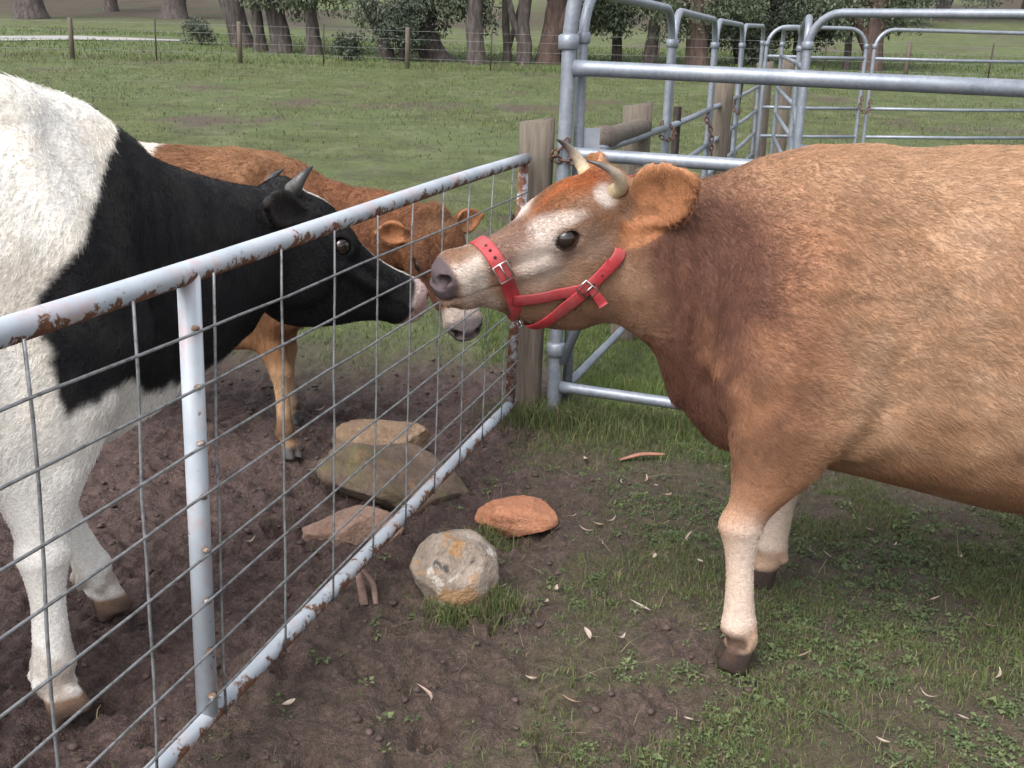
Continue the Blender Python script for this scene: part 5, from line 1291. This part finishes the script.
bush('dark leafy thicket under the leaning gum trunks', X(392, 37.5), 37.5, 2.2, 1.9, 3200, .12, 6, DG)
bush('small grey green bush beside the fence at the left of the thicket', X(338, 36.5), 36.5, 1.2, .95, 1600, .13, 4, DG)
bush('low green shrub at the bend of the gravel road', X(192, 43), 43, 1.6, 1.1, 1500, .12, 4, DG)
tree('smooth pale gum trunk at the left of the middle group', X(467, 37), 37, .27, 11, (-.01, 0), 4.1, 2.5, 2800, hang=((-.9, 0, 3.2, .6),))
tree('thin dark gum trunk second in the middle group', X(497, 39), 39, .14, 10, (-.03, 0), 4.0, 2.2, 2200, hang=((-.8, 0, 2.6, .7),))
tree('gum trunk third in the middle group', X(513, 38), 38, .24, 11, (.03, 0), 4.2, 2.4, 2600)
tree('wide dark gum trunk leaning right at the end of the middle group', X(536, 38.5), 38.5, .36, 11, (.14, 0), 4.2, 2.6, 2800, mat=M_GUMR)
tree('gum trunk leaning right behind the tall pipe posts', X(553, 40), 40, .30, 10, (.10, 0), 4.2, 2.6, 2600, mat=M_GUMR)
tree('thin gum trunk seen through the first hoop', X(607, 42), 42, .17, 11, (.02, 0), 3.9, 2.6, 3000, hang=drapes(6, 1.8, 2.7, 3.5, .75))
tree('straight gum trunk seen right of the first hoop', X(641, 41), 41, .22, 11, (-.02, 0), 4.0, 2.6, 2800, hang=drapes(5, 1.6, 2.8, 3.6, .75))
tree('forked reddish gum trunk above the receding panels', X(688, 40), 40, .34, 11, (-.10, 0), 3.9, 2.6, 3000, mat=M_GUMR, hang=drapes(6, 1.8, 2.7, 3.5, .8))
bush('tall dark shrub mass behind the receding panels', X(728, 42), 42, 4.0, 3.4, 9000, .15, 6, DG)
tree('dark gum rising from the shrubs behind the yard corner', X(748, 43), 43, .32, 11, (.03, 0), 3.2, 3.0, 3400, hang=drapes(8, 2.0, 2.0, 3.4, .9), tone=DG)
tree('dark gum right of the yard corner', X(790, 44), 44, .26, 11, (-.03, 0), 3.1, 3.0, 3400, hang=drapes(8, 2.0, 2.0, 3.4, .9), tone=DG)  # foliage in the darker grey-green tones
tree('thin pale gum trunk behind the chained post', X(836, 40), 40, .12, 11, (-.02, 0), 4.0, 2.4, 2600, hang=((.6, 0, 3.4, .7),))
tree('reddish furrowed gum trunk behind the back row panels', X(861, 39.5), 39.5, .33, 12, (.02, 0), 4.1, 2.8, 3000, mat=M_GUMR, hang=drapes(7, 2.2, 2.9, 3.6, .8))
tree('lone spreading gum on the brown hillside', X(924, 92), 92, .5, 8.5, (-.02, 0), 1.7, 4.6, 5200, leaf=.26, hang=((-3, 0, 3.2, 1.6), (2.8, 0, 3.4, 1.6)), tone=((.055, .07, .06), (.12, .14, .115)))
tree('gum on the hillside left of the lone spreading one', X(880, 86), 86, .4, 8.5, (.0, 0), 1.7, 4.2, 4600, leaf=.26, hang=((-2.5, 0, 2.6, 1.4), (2.0, 0, 2.9, 1.5)), tone=((.055, .07, .06), (.12, .14, .115)))
tree('grey gum on the hillside at the far right', X(1006, 96), 96, .4, 8.5, (.0, 0), 1.7, 4.6, 4600, leaf=.26, hang=((-3, 0, 4.2, 1.6),), tone=((.055, .07, .06), (.12, .14, .115)))
# a far line of trees on the ridge
for i, (px, Y, s_) in enumerate(((60, 150, 4.2), (300, 160, 4.5), (430, 155, 4.0), (560, 150, 4.2), (690, 150, 4.6), (1080, 140, 4.2), (-60, 120, 4.2))):
    tree(['leftmost far gum on the ridge', 'far gum on the ridge above the slim trunk', 'far gum on the ridge above the thicket', 'far gum on the ridge behind the tall pipe posts', 'far gum on the ridge above the receding panels', 'far gum on the ridge beyond the right edge', 'far gum beyond the left edge of the picture'][i],
         X(px, Y), Y, .45, 11, (0, 0), 3.0, s_, 2600, leaf=.4, tone=((.055, .07, .055), (.12, .14, .105)))
# far paddock fence
wf = thing('wire_fence', 'low wire fence with wooden posts and pickets along the far edge of the paddock', 'fence', (0, 0, 0))
M_FW = mat_plain('far_fence_wire', [(.3, (.13, .13, .13)), (.7, (.24, .24, .23))], 4, .6, 0)
fy = lambda x: 33.6 + .012 * x
fx = np.arange(-29, 30, 2.55)
for i, x in enumerate(fx):
    y = fy(x); z = float(terrain(np.array([x]), np.array([y]))[0])
    if i % 2: put_tube('picket', np.array([(x, y, z - .1), (x + .03, y, z + 1.22)]), .024, M_PICK, wf, 6)
    else: put_tube('post', np.array([(x, y, z - .1), (x + .02, y, z + 1.18), (x + .02, y, z + 1.21)]), np.array([.075, .068, .05]), M_WOOD, wf, 10)
for hz in (.30, .58, .86, 1.10):
    xs_ = np.linspace(-29, 30, 60); put_tube('wire', np.stack([xs_, fy(xs_), terrain(xs_, fy(xs_)) + hz], 1), .0045, M_FW, wf, 4)
